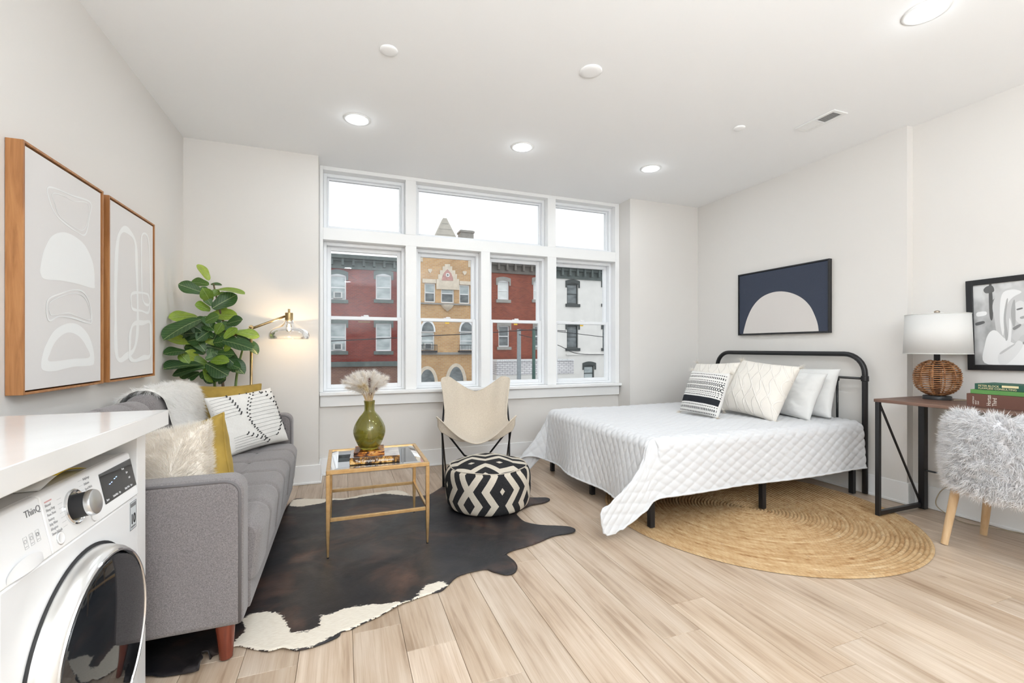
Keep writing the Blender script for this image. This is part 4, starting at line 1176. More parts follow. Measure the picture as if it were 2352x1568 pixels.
# ================================================================== WALL ART (left wall)
WALNUT = M('honey_walnut', (0.36, 0.16, 0.055), 0.4)
n_ = WALNUT.noise(WALNUT.scale(WALNUT.coord(), (18, 18, 1.4)), 2.2, 5, .6, .8)
WALNUT.color(WALNUT.ramp(n_, [(0.3, (0.27, 0.105, 0.032)), (0.5, (0.40, 0.175, 0.06)), (0.7, (0.50, 0.24, 0.09))])); WALNUT = WALNUT.m
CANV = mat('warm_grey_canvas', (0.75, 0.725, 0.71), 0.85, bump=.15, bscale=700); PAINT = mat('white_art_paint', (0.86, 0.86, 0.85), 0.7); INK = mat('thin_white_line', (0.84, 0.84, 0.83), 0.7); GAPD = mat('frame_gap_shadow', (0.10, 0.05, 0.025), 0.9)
AXF = XL + .052
def art(label, y0, y1, shapes):
    z0, z1 = .947, 1.869; fw = .009
    t = thing('framed_canvas', label, 'wall art', (XL, (y0 + y1) / 2, z0), 0, 'abstract canvases on the left wall')
    O_ = Vector((XL, (y0 + y1) / 2, z0))
    def T(mb): mb.v = [(a - O_.x, b_ - O_.y, c - O_.z) for a, b_, c in mb.v]; return mb
    xw = XL + .0015
    for bx in ((y0, y0 + fw, z0, z1), (y1 - fw, y1, z0, z1), (y0 + fw, y1 - fw, z0, z0 + fw), (y0 + fw, y1 - fw, z1 - fw, z1)):
        mesh_obj('frame_side', T(MB().box(xw, AXF, bx[0], bx[1], bx[2], bx[3])), WALNUT, t, bevel=.001)
    g = fw + .006
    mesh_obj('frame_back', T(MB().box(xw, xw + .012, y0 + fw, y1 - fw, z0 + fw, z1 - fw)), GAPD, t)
    xf = AXF - .006
    cv = mesh_obj('canvas', T(MB().box(xw + .013, xf, y0 + g, y1 - g, z0 + g, z1 - g)), CANV, t, bevel=.001)
    for si, (kind, pts) in enumerate(shapes):
        lift = .0006 + .0002 * si
        P3 = [on_x(0 * 0 + p[0], p[1], xf) for p in pts]
        q = bezier_smooth([(p.y, p.z) for p in P3], 8)
        q = [(a.x, a.y) for a in q] if hasattr(q[0], 'x') else q
        if kind in ('fill', 'hole'):
            k0_ = .0003 if kind == 'fill' else .0008
            mb = MB().prism(q if poly_area(q) > 0 else list(reversed(q)), lambda a, b_, d: (xf + k0_ + d, a, b_), .0003); mesh_obj('painted_shape', T(mb), PAINT if kind == 'fill' else CANV, cv)
        else:
            w = kind
            mb = MB(); n = len(q); base = 0; vs = []; fs = []
            for k in range(n):
                a, b_ = Vector(q[k - 1]), Vector(q[(k + 1) % n]); tt = (b_ - a).normalized(); nn = Vector((-tt.y, tt.x)); ww = w * (1 + .25 * math.sin(k * .37))
                c = Vector(q[k]); vs += [(xf + lift, *(c - nn * ww / 2)), (xf + lift, *(c + nn * ww / 2))]
            for k in range(n): j = (k + 1) % n; fs.append((2 * k, 2 * k + 1, 2 * j + 1, 2 * j))
            o = mesh_obj('painted_line', T(mb.add(vs, fs)), PAINT if w > .01 else INK, cv)
            s2 = o.modifiers.new('thickness', 'SOLIDIFY'); s2.thickness = .0003; s2.offset = 0
    return t
def poly_area(q): return sum(q[i - 1][0] * q[i][1] - q[i][0] * q[i - 1][1] for i in range(len(q))) / 2
def cz(pts): return [(p[0] * 480 / 1140, 280 + p[1] * 480 / 1140) for p in pts]     # crop -> photo frame
art('tall abstract canvas of stacked white domes and bowl outlines in a wooden frame', 2.136, 2.716, [
    (.006, cz([(258, 362), (300, 362), (390, 400), (492, 440), (486, 520), (465, 612), (420, 600), (350, 550), (300, 500), (270, 430)])),
    (.003, cz([(285, 392), (340, 400), (400, 430), (478, 446), (478, 530), (450, 590), (380, 560), (320, 505), (300, 450)])),
    ('fill', cz([(222, 830), (220, 790), (240, 700), (280, 625), (340, 601), (400, 620), (460, 670), (500, 750), (514, 820), (515, 880), (510, 907), (430, 885), (340, 866), (245, 857)])),
    (.006, cz([(258, 975), (330, 935), (410, 915), (460, 935), (490, 1000), (498, 1085), (480, 1097), (400, 1070), (320, 1060), (264, 1080)])),
    (.003, cz([(270, 985), (350, 945), (420, 935), (465, 965), (488, 1030), (490, 1080), (420, 1060), (370, 1042), (300, 1052), (272, 1045)])),
    ('fill', cz([(224, 1330), (232, 1270), (255, 1205), (300, 1135), (370, 1098), (430, 1108), (480, 1160), (508, 1240), (513, 1308), (495, 1328), (400, 1335), (300, 1358), (240, 1356)])),
    ('hole', cz([(264, 1303), (270, 1265), (300, 1200), (345, 1157), (385, 1148), (430, 1170), (465, 1217), (487, 1281), (400, 1291), (320, 1302)])),
])
art('abstract canvas of overlapping rounded white loops in a wooden frame', 2.771, 3.344, [
    (.030, cz([(630, 900), (640, 660), (668, 588), (705, 600), (738, 660), (745, 800), (750, 1000), (748, 1150), (730, 1240), (690, 1275), (650, 1298), (632, 1240), (630, 1080)])),
    (.013, cz([(770, 720), (772, 625), (790, 608), (808, 640), (816, 750), (820, 900), (818, 985), (795, 995), (776, 960), (772, 850)])),
    (.014, cz([(716, 940), (750, 930), (800, 938), (812, 960), (814, 1000), (806, 1040), (770, 1030), (724, 1020), (715, 985)])),
    (.024, cz([(706, 1240), (710, 1150), (730, 1100), (780, 1095), (815, 1092), (820, 1150), (818, 1270), (780, 1285), (735, 1302), (708, 1285)])),
])
# ================================================================== FIDDLE LEAF FIG
PX, PY = -.83, 3.83
fig = thing('fiddle_leaf_fig', 'tall leafy green fiddle leaf fig in the corner behind the sofa', 'plant', (PX, PY, 0))
FO = Vector((PX, PY, 0))
POT = mat('charcoal_pot', (0.06, 0.06, 0.065), 0.6); SOIL = mat('potting_soil', (0.04, 0.028, 0.02), 0.95); BARK = mat('fig_bark', (0.16, 0.11, 0.07), 0.9, var=.3, vscale=40); STEMG = mat('green_stem', (0.16, 0.24, 0.07), 0.6)
mesh_obj('pot', MB().lathe([(.10, .001), (.13, .26), (.138, .27), (.138, .285), (.122, .285), (.118, .25)], 32, cap1=False), POT, fig, auto=40)
mesh_obj('soil', MB().lathe([(.119, .245), (.117, .252), (.001, .256)], 24), SOIL, fig)
stems = [[(0, 0, .25), (.02, .02, .6), (.0, -.02, .95), (.03, -.03, 1.2), (-.02, -.02, 1.42), (-.05, -.03, 1.58)],
         [(.03, .03, .25), (.06, .05, .6), (.08, .05, .9), (.12, .04, 1.1), (.16, .03, 1.25)],
         [(-.02, .03, .25), (-.04, .04, .6), (-.06, .03, .9), (-.07, .02, 1.12), (-.08, .0, 1.30)]]
for p in stems:
    pts = bezier_smooth(p, 6, closed=False); n = len(pts)
    mesh_obj('stem', MB().tube(pts, [.012 - .007 * k / n for k in range(n)], 8), BARK if p is stems[0] else STEMG, fig, smooth=True)
def leaf_mat():
    m = M('fig_leaf', (0.08, 0.2, 0.03), 0.38, spec=0.5)
    oi = m.node('ShaderNodeObjectInfo'); rnd = Ex(m.nt, oi.outputs['Random'])
    u, v, _ = m.sep(m.uv())
    side = (u - .5).abs()
    mid = side.lt(.012)
    vein = ((v * 9.0 - side * 6.0).fract() - .5).abs().lt(.045) * side.gt(.012)
    ca = Ex(m.nt, oi.outputs['Alpha'])
    tone = Ex(m.nt, m.sep(oi.outputs['Color'])[0].s)
    base = m.ramp(tone, [(0.0, (0.022, 0.065, 0.024)), (0.35, (0.055, 0.14, 0.03)), (0.7, (0.20, 0.33, 0.035)), (1.0, (0.38, 0.48, 0.07))])
    nz = m.noise(m.uv(), 5, 3)
    base = m.mix(1.0, base, m.ramp(nz, [(0.3, (0.8, 0.8, 0.8)), (0.7, (1.2, 1.15, 1.1))]), 'MULTIPLY')
    c = m.mix(mid.mx(vein * .35) * .75, base, (0.42, 0.52, 0.22))
    m.color(c); m.bump(vein * -1.0, .25, .002)
    tl = m.node('ShaderNodeBsdfTranslucent'); m.link(c, tl.inputs[0]); mx = m.node('ShaderNodeMixShader'); mx.inputs[0].default_value = .18
    m.link(m.b.outputs[0], mx.inputs[1]); m.link(tl.outputs[0], mx.inputs[2]); m.link(mx.outputs[0], m.out.inputs['Surface'])
    return m.m
LEAFM = leaf_mat()
def leaf_mesh(seed):
    """fiddle shape, unit length along +y, width about 0.62, origin at the stalk"""
    rr = random.Random(seed); ph = rr.uniform(0, 6); cup = rr.uniform(.10, .26); droop = rr.uniform(.10, .34)
    nu, nv = 12, 18; uvs = []
    def w(v): return max(.002, .31 * (math.sin(PI * min(1, v ** .9)) ** .55) * (.62 + .40 * v + .10 * math.sin(2.2 * PI * v + 2.5)))
    mb = MB()
    for j in range(nv + 1):
        v = j / nv; ww = w(v) if 0 < v < 1 else .004
        for i in range(nu + 1):
            a = 2 * i / nu - 1
            x = a * ww; z = cup * ww * abs(a) ** 1.5 - droop * v * v + .018 * math.sin(7 * v + ph + 2 * a) * abs(a)
            mb.v.append((x, v * (1 - .06 * droop), z)); uvs.append((.5 + a * .5 * ww / .31, v))
    for j in range(nv):
        for i in range(nu):
            q = j * (nu + 1) + i; mb.f.append((q, q + 1, q + nu + 2, q + nu + 1))
    me = bpy.data.meshes.new('leaf'); me.from_pydata(mb.v, [], mb.f); set_uv_verts(me, uvs); me.materials.append(LEAFM)
    me.polygons.foreach_set('use_smooth', [True] * len(me.polygons)); me.update(); return me
LEAVES = [leaf_mesh(k) for k in range(6)]
LL = [(585, 210, 525, 80, 60, .9), (590, 240, 445, 205, 70, .35), (545, 300, 362, 235, 90, .15), (600, 240, 683, 230, 40, .3), (650, 275, 845, 272, 26, .75),
      (600, 370, 560, 290, 90, .6), (650, 320, 712, 290, 40, .6), (610, 420, 785, 310, 110, .2), (600, 430, 495, 385, 62, .75), (590, 470, 778, 455, 80, .85),
      (505, 480, 310, 465, 70, .85), (640, 440, 710, 415, 75, .8), (525, 500, 245, 595, 85, .15), (590, 548, 330, 592, 70, .12), (720, 535, 825, 500, 72, .2),
      (560, 520, 640, 470, 70, .4), (700, 645, 782, 560, 62, .75), (785, 600, 962, 605, 72, .8), (640, 610, 680, 535, 90, .55), (530, 600, 375, 605, 120, .1),
      (530, 650, 682, 650, 130, .95), (495, 685, 300, 625, 55, .9), (690, 660, 895, 690, 85, .15), (790, 620, 966, 712, 62, .2), (560, 700, 695, 725, 110, .15),
      (415, 745, 278, 720, 42, .1), (440, 835, 372, 755, 95, .6), (520, 805, 418, 755, 115, .85), (700, 735, 738, 690, 60, .7), (735, 715, 792, 812, 52, .15),
      (690, 760, 855, 885, 95, .15), (600, 810, 705, 795, 62, .75), (545, 840, 265, 838, 55, .1), (560, 862, 308, 890, 62, .15), (565, 830, 715, 905, 150, .12),
      (555, 855, 640, 955, 110, .7), (720, 850, 795, 885, 62, .15), (690, 900, 690, 990, 62, .1), (525, 862, 395, 885, 60, .3), (530, 500, 615, 565, 80, .3),
      (600, 560, 560, 470, 80, .3), (620, 640, 500, 560, 90, .15), (600, 700, 640, 610, 90, .2), (560, 760, 460, 690, 90, .2), (640, 760, 760, 760, 80, .3),
      (600, 500, 690, 500, 90, .25), (580, 620, 470, 540, 80, .2), (590, 790, 600, 720, 90, .15), (600, 330, 660, 280, 80, .5), (590, 300, 540, 250, 60, .3), (610, 400, 560, 330, 90, .4), (600, 500, 480, 520, 80, .3), (640, 560, 760, 540, 80, .3), (620, 680, 760, 650, 90, .25), (560, 640, 420, 660, 80, .2), (540, 720, 400, 700, 80, .25), (620, 740, 720, 820, 90, .15), (580, 840, 460, 800, 80, .5), (600, 880, 520, 940, 80, .2), (620, 860, 760, 850, 70, .2), (560, 800, 660, 760, 90, .3), (520, 900, 420, 940, 80, .15), (600, 900, 700, 940, 90, .2), (480, 860, 360, 930, 70, .25), (640, 880, 560, 980, 90, .15), (660, 820, 800, 830, 60, .2), (560, 740, 480, 640, 90, .3), (640, 600, 740, 600, 90, .5), (590, 590, 500, 650, 100, .2)]
rl = random.Random(5); CAMP = Vector((0, 0, CAM_H))
for k, (bx, by, tx, ty, w, tone) in enumerate(LL):
    k0 = .306
    bu, bv, tu, tv = 300 + bx * k0, 580 + by * k0, 300 + tx * k0, 580 + ty * k0
    yb = PY - .05 + rl.uniform(-.06, .06); 
    yt = yb + rl.uniform(-.10, .03)
    B_ = on_y(bu, bv, yb); T_ = on_y(tu, tv, yt)
    if T_.x < XL + .03: T_ = on_x(tu, tv, XL + .035)
    if B_.x < XL + .06: B_ = on_x(bu, bv, XL + .065)
    d = (T_ - B_); T_ = T_ + d * .03; d = T_ - B_; L = d.length; dn = d.normalized()
    c = (CAMP - (B_ + T_) / 2).normalized(); c = (c - dn * c.dot(dn)).normalized(); s = dn.cross(c)
    if s.z < 0: s = -s
    vis = w * k0 * (B_ - CAMP).length / FPX; ratio = min(.98, vis / (.60 * max(L, .16)))
    n = (c * ratio + s * math.sqrt(1 - ratio * ratio)).normalized()
    x = dn.cross(n)
    o = bpy.data.objects.new('leaf', LEAVES[k % 6]); COL.objects.link(o); o.parent = fig
    ws = .98 * max(.85, min(1.4, vis / (.60 * L * ratio)))
    m = Matrix((x * L * ws, dn * L, n * L)).transposed().to_4x4(); m.translation = B_ - FO
    lowx = min((m @ v_.co).x for v_ in LEAVES[k % 6].vertices) + FO.x
    if lowx < XL + .006: m.translation.x += XL + .006 - lowx
    o.matrix_local = m; o.color = (min(1, max(0, tone + rl.uniform(-.08, .08))), 0, 0, 1)

# ================================================================== BRASS FLOOR LAMP
BRASS = M('antique_brass', (0.43, 0.31, 0.16), 0.32, 1.0); BRASS.color(BRASS.ramp(BRASS.noise(BRASS.coord(), 14, 3), [(.3, (.36, .25, .12)), (.7, (.50, .37, .20))])); BRASS = BRASS.m
CLEAR = glass_mat('clear_lamp_glass', (0.985, 0.985, 0.98), 0.8)
LY = 3.83
pj_ = on_y(577, 752, LY); LX = pj_.x; LZ = pj_.z
lamp = thing('floor_lamp', 'brass adjustable floor lamp with clear glass dome shade, standing behind the sofa', 'floor lamp', (LX, LY, 0)); LO = Vector((LX, LY, 0))
mesh_obj('base', MB().lathe([(.125, .0006), (.125, .012), (.118, .018), (.02, .022), (.012, .04)], 40), BRASS, lamp, auto=40)
mesh_obj('pole', MB().tube([(0, 0, .02), (0, 0, LZ - .012)], .0095, 14), BRASS, lamp, smooth=True)
jn = mesh_obj('joint', MB().lathe([(.016, -.016), (.018, 0), (.016, .016)], 18, (0, 0, LZ), axis='y').lathe([(.011, -.03), (.011, -.012)], 14, (0, 0, LZ)), BRASS, lamp, auto=40)
mesh_obj('thumb_screw', MB().tube([(0, -.017, LZ), (0, -.032, LZ)], .007, 10), BRASS, lamp, smooth=True)
A0 = on_y(536, 770, LY) - LO; A1 = on_y(655, 726, LY) - LO
mesh_obj('arm', MB().tube([A0, A1], [.010, .0085], 12), BRASS, lamp, smooth=True)
SC = on_y(664, 735, LY) - LO; sx_, sz_ = SC.x, SC.z
mesh_obj('socket', MB().lathe([(.008, .085), (.008, .058), (.027, .056), (.028, .050), (.028, .008), (.030, .004), (.030, -.004), (.020, -.006)], 24, (sx_, 0, sz_)), BRASS, lamp, auto=35)
mesh_obj('arm_collar', MB().tube([A1 - (A1 - A0).normalized() * .01, Vector((sx_ - .02, 0, sz_ + .028))], .007, 10), BRASS, lamp, smooth=True)
pr = [(.030, .002), (.034, -.012), (.048, -.028), (.076, -.046), (.110, -.064), (.134, -.086), (.143, -.110), (.143, -.126), (.137, -.142)]
prs = [(p.x, p.y) for p in bezier_smooth(pr, 4, closed=False)]
mesh_obj('glass_shade', MB().lathe(prs, 56, (sx_, 0, sz_), cap0=False, cap1=False), CLEAR, lamp, smooth=True)
mesh_obj('shade_rim', MB().tube([Vector((sx_ + .137 * math.cos(a), .137 * math.sin(a), sz_ - .142)) for a in [2 * PI * k / 56 for k in range(56)]], .0016, 6, closed=True), CLEAR, lamp, smooth=True)
BULBG = glass_mat('bulb_glass', (1.0, 0.96, 0.88), 1.0)
mesh_obj('bulb', MB().lathe([(.012, -.004), (.014, -.02), (.026, -.045), (.030, -.062), (.026, -.082), (.012, -.094), (.001, -.097)], 24, (sx_, 0, sz_), cap0=False), BULBG, lamp, smooth=True)
FIL = M('glowing_filament', (1, .8, .5)); FIL.b.inputs['Emission Color'].default_value = (1, .70, .36, 1); FIL.b.inputs['Emission Strength'].default_value = 40
fm_pts = []
for k in range(9): fm_pts.append(Vector((sx_ + (.010 if k % 2 else -.010) * (1 - abs(k - 4) / 9), .010 * math.cos(k * 1.4), sz_ - .030 - .0055 * k)))
mesh_obj('filament', MB().tube(fm_pts, .0034, 6), FIL.m, lamp)
ld = bpy.data.lights.new('bulb_light', 'POINT'); ld.energy = 4.2; ld.color = (1.0, .74, .46); ld.shadow_soft_size = .012
lo = bpy.data.objects.new('lamp_light', ld); COL.objects.link(lo); lo.parent = lamp; lo.location = (sx_, 0, sz_ - .052)

# ================================================================== SIDE TABLE
GOLD = M('satin_gold', (0.55, 0.36, 0.17), 0.38, 1.0); GOLD.color(GOLD.ramp(GOLD.noise(GOLD.coord(), 30, 3), [(.3, (.50, .32, .14)), (.7, (.60, .41, .21))])); GOLD = GOLD.m
tb = thing('side_table', 'gold metal side table with a glass top, standing on the cowhide rug', 'table', (.185, 2.825, .006)); TBO = Vector((.185, 2.825, .006))
hx, hy, tz = .262, .258, .463
def Q(mb): mb.v = [(a, b_, c) for a, b_, c in mb.v]; return mb
fr = MB()
w = .020
for (a, b_) in (((-hx, -hy), (hx, -hy)), ((-hx, hy), (hx, hy))):
    fr.box(a[0] - w / 2, b_[0] + w / 2, a[1] - w / 2, a[1] + w / 2, tz - .022, tz)
for sx in (-1, 1): fr.box(sx * hx - w / 2, sx * hx + w / 2, -hy + w / 2, hy - w / 2, tz - .022, tz)
mesh_obj('top_frame', fr, GOLD, tb, bevel=.002)
TG = glass_mat('table_glass', (0.90, 0.955, 0.94), 1.3); BEV = glass_mat('bevelled_glass_edge', (0.93, 0.97, 0.965), 3.5)
e = .011
mesh_obj('glass_top', MB().box(-hx + .048, hx - .048, -hy + .048, hy - .048, tz - .009, tz - .002), TG, tb)
bv = MB()
o_, i_ = (hx - e, hy - e), (hx - .048, hy - .048)
for k in range(4):
    cs = [(-1, -1), (1, -1), (1, 1), (-1, 1)]; p, q = cs[k], cs[(k + 1) % 4]
    v = [(p[0] * o_[0], p[1] * o_[1], tz - .0065), (q[0] * o_[0], q[1] * o_[1], tz - .0065), (q[0] * i_[0], q[1] * i_[1], tz - .002), (p[0] * i_[0], p[1] * i_[1], tz - .002)]
    bv.add(v + [(a, b_, tz - .0095) for a, b_, c in v], [(0, 1, 2, 3), (7, 6, 5, 4), (0, 4, 5, 1)])
mesh_obj('bevelled_edge', bv, BEV, tb)
for sx in (-1, 1):
    for sy in (-1, 1):
        x, y = sx * hx, sy * hy
        mb = MB(); 
        for (z, ww) in ((tz - .0225, .020), (.16, .020), (.006, .011)):
            mb.v += [(x - ww / 2, y - ww / 2, z), (x + ww / 2, y - ww / 2, z), (x + ww / 2, y + ww / 2, z), (x - ww / 2, y + ww / 2, z)]
        for k in (0, 4): mb.f += [(k + i, k + 4 + i, k + 4 + (i + 1) % 4, k + (i + 1) % 4) for i in range(4)]
        mb.f += [(0, 1, 2, 3), (11, 10, 9, 8)]
        lg = mesh_obj('leg', mb, GOLD, tb, bevel=.0015)
        mesh_obj('foot_pad', MB().lathe([(.006, .0008), (.006, .0055)], 10, (x, y, 0)), SEAL, lg)
for sy in (-1, 1): mesh_obj('stretcher', MB().box(-hx + .0105, hx - .0105, sy * hy - .008, sy * hy + .008, .192, .210), GOLD, tb, bevel=.0015)
for sx in (-1, 1): mesh_obj('stretcher', MB().box(sx * hx - .007, sx * hx + .007, -hy + .0105, hy - .0105, .193, .209), GOLD, tb, bevel=.0015)

# ---- books and vase on it
PAGES = M('page_edges', (0.80, 0.76, 0.68), 0.9); PAGES.bump(PAGES.noise(PAGES.scale(PAGES.coord(), (1, 1, 600)), 1, 2), .3, .001); PAGES = PAGES.m
def book(name, label, size, loc, rz, cover, spine=None, group=None, hard=.003):
    """spine faces local -y; size = (length of the spine, width of the cover, thickness)"""
    L, W, T_ = size
    t = thing(name, label, 'book', loc, rz, group)
    mb = MB().box(-L / 2, L / 2, -W / 2, W / 2, 0.0004, hard).box(-L / 2, L / 2, -W / 2, W / 2, T_ - hard, T_)
    mesh_obj('cover', mb, cover, t, bevel=.0008)
    mesh_obj('spine', MB().box(-L / 2, L / 2, -W / 2 - .0015, -W / 2 + .003, 0.0004, T_), spine or cover, t, bevel=.0012)
    mesh_obj('pages', MB().box(-L / 2 + .004, L / 2 - .004, -W / 2 + .0035, W / 2 - .004, hard + .0003, T_ - hard - .0003), PAGES, t)
    return t
TUT = M('golden_photo_cover', (0.3, 0.15, 0.05), 0.18)
nx_ = TUT.noise(TUT.scale(TUT.coord(), (38, 6, 30)), 1.0, 3, .5, .6)
TUT.color(TUT.ramp(nx_, [(0.3, (0.012, 0.010, 0.010)), (0.48, (0.12, 0.05, 0.015)), (0.58, (0.55, 0.28, 0.06)), (0.68, (0.75, 0.50, 0.22))])); TUT = TUT.m
TUTC = mat('pale_glossy_cover', (0.55, 0.50, 0.47), 0.12, var=.2, vscale=20)
zt = .006 + tz
fl = on_z(803, 1067, zt + .002); fr_ = on_z(918, 1059, zt + .002)
bl = (fr_ - fl).length; mid = (fl + fr_) / 2; ang = math.atan2(fr_.y - fl.y, fr_.x - fl.x)
bc = mid + Vector((-math.sin(ang), math.cos(ang), 0)) * .105
b1 = book('hardback_book', 'large glossy art book with golden photo spine lying on the glass table', (bl, .21, .038), (bc.x, bc.y, zt + .0002), ang, TUTC, TUT)
text_obj('title', 'The Complete Tutankhamun', .0205, mat('white_title', (0.85, 0.83, 0.78), 0.5), b1, frame_mtx((-bl / 2 + .03, -.1068, .011), (1, 0, 0), (0, 0, 1)), xscale=.86)
AMB = M('amber_marbled', (0.4, 0.15, 0.02), 0.08)
nn = AMB.noise(AMB.scale(AMB.coord(), (14, 20, 30)), 1.0, 2, .5, 1.5)
AMB.color(AMB.ramp(nn, [(0.35, (0.03, 0.010, 0.005)), (0.48, (0.30, 0.085, 0.012)), (0.58, (0.62, 0.27, 0.035)), (0.68, (0.80, 0.48, 0.12))])); AMB = AMB.m
ac_ = on_z(842, 1046, zt + .045); tc = Vector((bc.x, bc.y, 0)) + Vector((-.032, -.005, 0))
t2 = thing('amber_box', 'small amber and brown marbled glossy box under the green vase', 'box', (tc.x, tc.y, zt + .0386), ang)
mesh_obj('box_body', MB().box(-.083, .083, -.09, .09, .0, .016), AMB, t2, bevel=.003); mesh_obj('lid', MB().box(-.083, .083, -.09, .09, .0164, .026), AMB, t2, bevel=.004)
VASEM = M('olive_glass', (0.18, 0.17, 0.02), 0.03, spec=0.6)
VASEM.b.inputs['Transmission Weight'].default_value = 0.82; VASEM.b.inputs['IOR'].default_value = 1.4; VASEM.b.inputs['Base Color'].default_value = (0.42, 0.39, 0.07, 1); VASEM.b.inputs['Coat Weight'].default_value = .6; VASEM.b.inputs['Coat Roughness'].default_value = .02
vz = zt + .0386 + .0262
vase = thing('glass_vase', 'olive green glass vase holding pampas grass on the stacked books', 'vase', (tc.x, tc.y, vz))
vp = [(.046, .0006), (.054, .006), (.070, .036), (.084, .070), (.0895, .097), (.0865, .125), (.073, .158), (.054, .188), (.038, .207), (.0305, .218), (.0285, .230), (.0285, .255), (.0315, .277)]
vps = [(p.x, p.y) for p in bezier_smooth(vp, 4, closed=False)]
inn = [(max(.004, r - .004), z) for r, z in reversed(vps) if z > .012]
mesh_obj('body', MB().lathe(vps + [(.0300, .2785)] + inn + [(.002, .010)], 56, cap1=True), VASEM.m, vase, smooth=True)
# ---- dried pampas plumes
def plume_mat(name, a, b_):
    return fur_mat(name, a, b_, .15)
PLW = plume_mat('white_pampas', (0.90, 0.82, 0.72), (0.98, 0.96, 0.93)); PLC = plume_mat('cream_bunny_tail', (0.78, 0.62, 0.36), (0.90, 0.80, 0.60)); PLB = plume_mat('brown_reed', (0.20, 0.09, 0.07), (0.34, 0.19, 0.16)); STK = mat('straw_stalk', (0.62, 0.45, 0.26), 0.8)
VT = Vector((tc.x, tc.y, vz + .275))
def stem(px, kind, label, dy, name, leng=.5):
    tip = on_y(px[0], px[1], VT.y + dy)
    base = Vector((tc.x + (tip.x - tc.x) * -.10, tc.y - dy * .08, vz + .04))
    neck = VT + Vector(((tip.x - VT.x) * .14, dy * .14, -.01))
    ctrl = neck + (tip - neck) * .5 + Vector((-(tip.x - VT.x) * .10, 0, .025))
    pts = bezier_smooth([base, neck, ctrl, tip], 10, closed=False)
    t = thing(name, label, 'dried grass', tuple(base), 0, 'dried stems in the olive vase')
    L_ = [p - base for p in pts]
    mesh_obj('stalk', MB().tube(L_, [.0022 - .0014 * k / len(L_) for k in range(len(L_))], 6), STK, t, smooth=True)
    rr = np.random.default_rng(int(px[0] * 7 + px[1])); n = {'w': 620, 'c': 260, 'b': 420}[kind]
    q = np.array([list(p) for p in L_]); lo_i = 15 if kind == 'w' else (20 if kind == 'c' else 12)
    tpar = rr.uniform(lo_i, len(q) - 1.001, n); i0 = tpar.astype(int); f = (tpar - i0)[:, None]; R0 = q[i0] * (1 - f) + q[i0 + 1] * f
    tg = q[np.minimum(i0 + 1, len(q) - 1)] - q[i0]; tg /= np.linalg.norm(tg, axis=1, keepdims=True)
    sp = {'w': .55, 'c': .55, 'b': .30}[kind]
    D_ = tg + rr.normal(size=(n, 3)) * sp
    prof = np.sin(np.clip((tpar - lo_i) / (len(q) - lo_i), 0, 1) * PI * .85 + .25)
    ln = {'w': .040, 'c': .026, 'b': .022}[kind] * (.4 + .8 * prof) * rr.uniform(.6, 1.2, n)
    strands('plume', R0, D_, ln, {'w': .0010, 'c': .0012, 'b': .0016}[kind], {'w': PLW, 'c': PLC, 'b': PLB}[kind], t, droop=.15, curl=.35, seed=int(px[0]), seg=2)
for i, (px, dy) in enumerate((((790, 877), -.02), ((798, 890), .02), ((800, 868), .05), ((812, 862), -.05), ((822, 858), .03), ((834, 857), -.02), ((846, 857), .05), ((858, 856), -.04), ((868, 862), .03), ((878, 866), -.02), ((888, 868), .01), ((884, 880), .05), ((806, 880), -.06), ((826, 872), -.08), ((870, 876), -.07))):
    stem(px, 'w', 'feathery white pampas plume in the olive glass vase', dy, 'pampas_stem')
for i, (px, dy) in enumerate((((826, 886), -.06), ((836, 884), -.08), ((842, 894), -.09))):
    stem(px, 'c', 'cream bunny tail grass at the front of the pampas bunch in the vase', dy, 'bunny_tail_grass')
for i, (px, dy) in enumerate((((849, 871), -.03), ((862, 893), -.02))):
    stem(px, 'b', 'dark brown dried reed among the pampas plumes in the vase', dy, 'brown_reed')

# ================================================================== BUTTERFLY CHAIR
CH = Vector((1.055, 3.69, 0)); cf = Vector((-.26, -.965, 0)).normalized(); cr = Vector((-cf.y, cf.x, 0))
if cr.x < 0: cr = -cr
chair = thing('butterfly_chair', 'beige canvas butterfly chair with black rod frame in front of the windows', 'chair', tuple(CH))
def lerp_pts(ts, v):
    for k in range(len(ts) - 1):
        if v <= ts[k + 1][0] or k == len(ts) - 2:
            a, b_ = ts[k], ts[k + 1]; t = (v - a[0]) / (b_[0] - a[0]); return [a[i] + (b_[i] - a[i]) * t for i in range(1, len(a))]
def smooth_curve(ts):
    pts = bezier_smooth([Vector(t[1:3]) if len(t) > 2 else Vector((t[1], 0)) for t in ts], 16, closed=False)
    vs = []; 
    for k in range(len(ts) - 1): vs += [ts[k][0] + (ts[k + 1][0] - ts[k][0]) * i / 16 for i in range(16)]
    vs.append(ts[-1][0]); tab = [(v, p.x, p.y) for v, p in zip(vs, pts)]
    return lambda v: lerp_pts(tab, v)
Cc = smooth_curve([(0, .30, .365), (.2, .15, .335), (.4, -.02, .345), (.6, -.15, .45), (.8, -.24, .60), (1, -.29, .715)])
Sc = smooth_curve([(0, .33, .615), (.12, .28, .575), (.28, .16, .505), (.42, .05, .525), (.6, -.08, .63), (.8, -.22, .80), (1, -.34, .955)])
Xc = smooth_curve([(0, .318, 0), (.12, .310, 0), (.28, .275, 0), (.42, .258, 0), (.6, .272, 0), (.8, .305, 0), (1, .345, 0)])
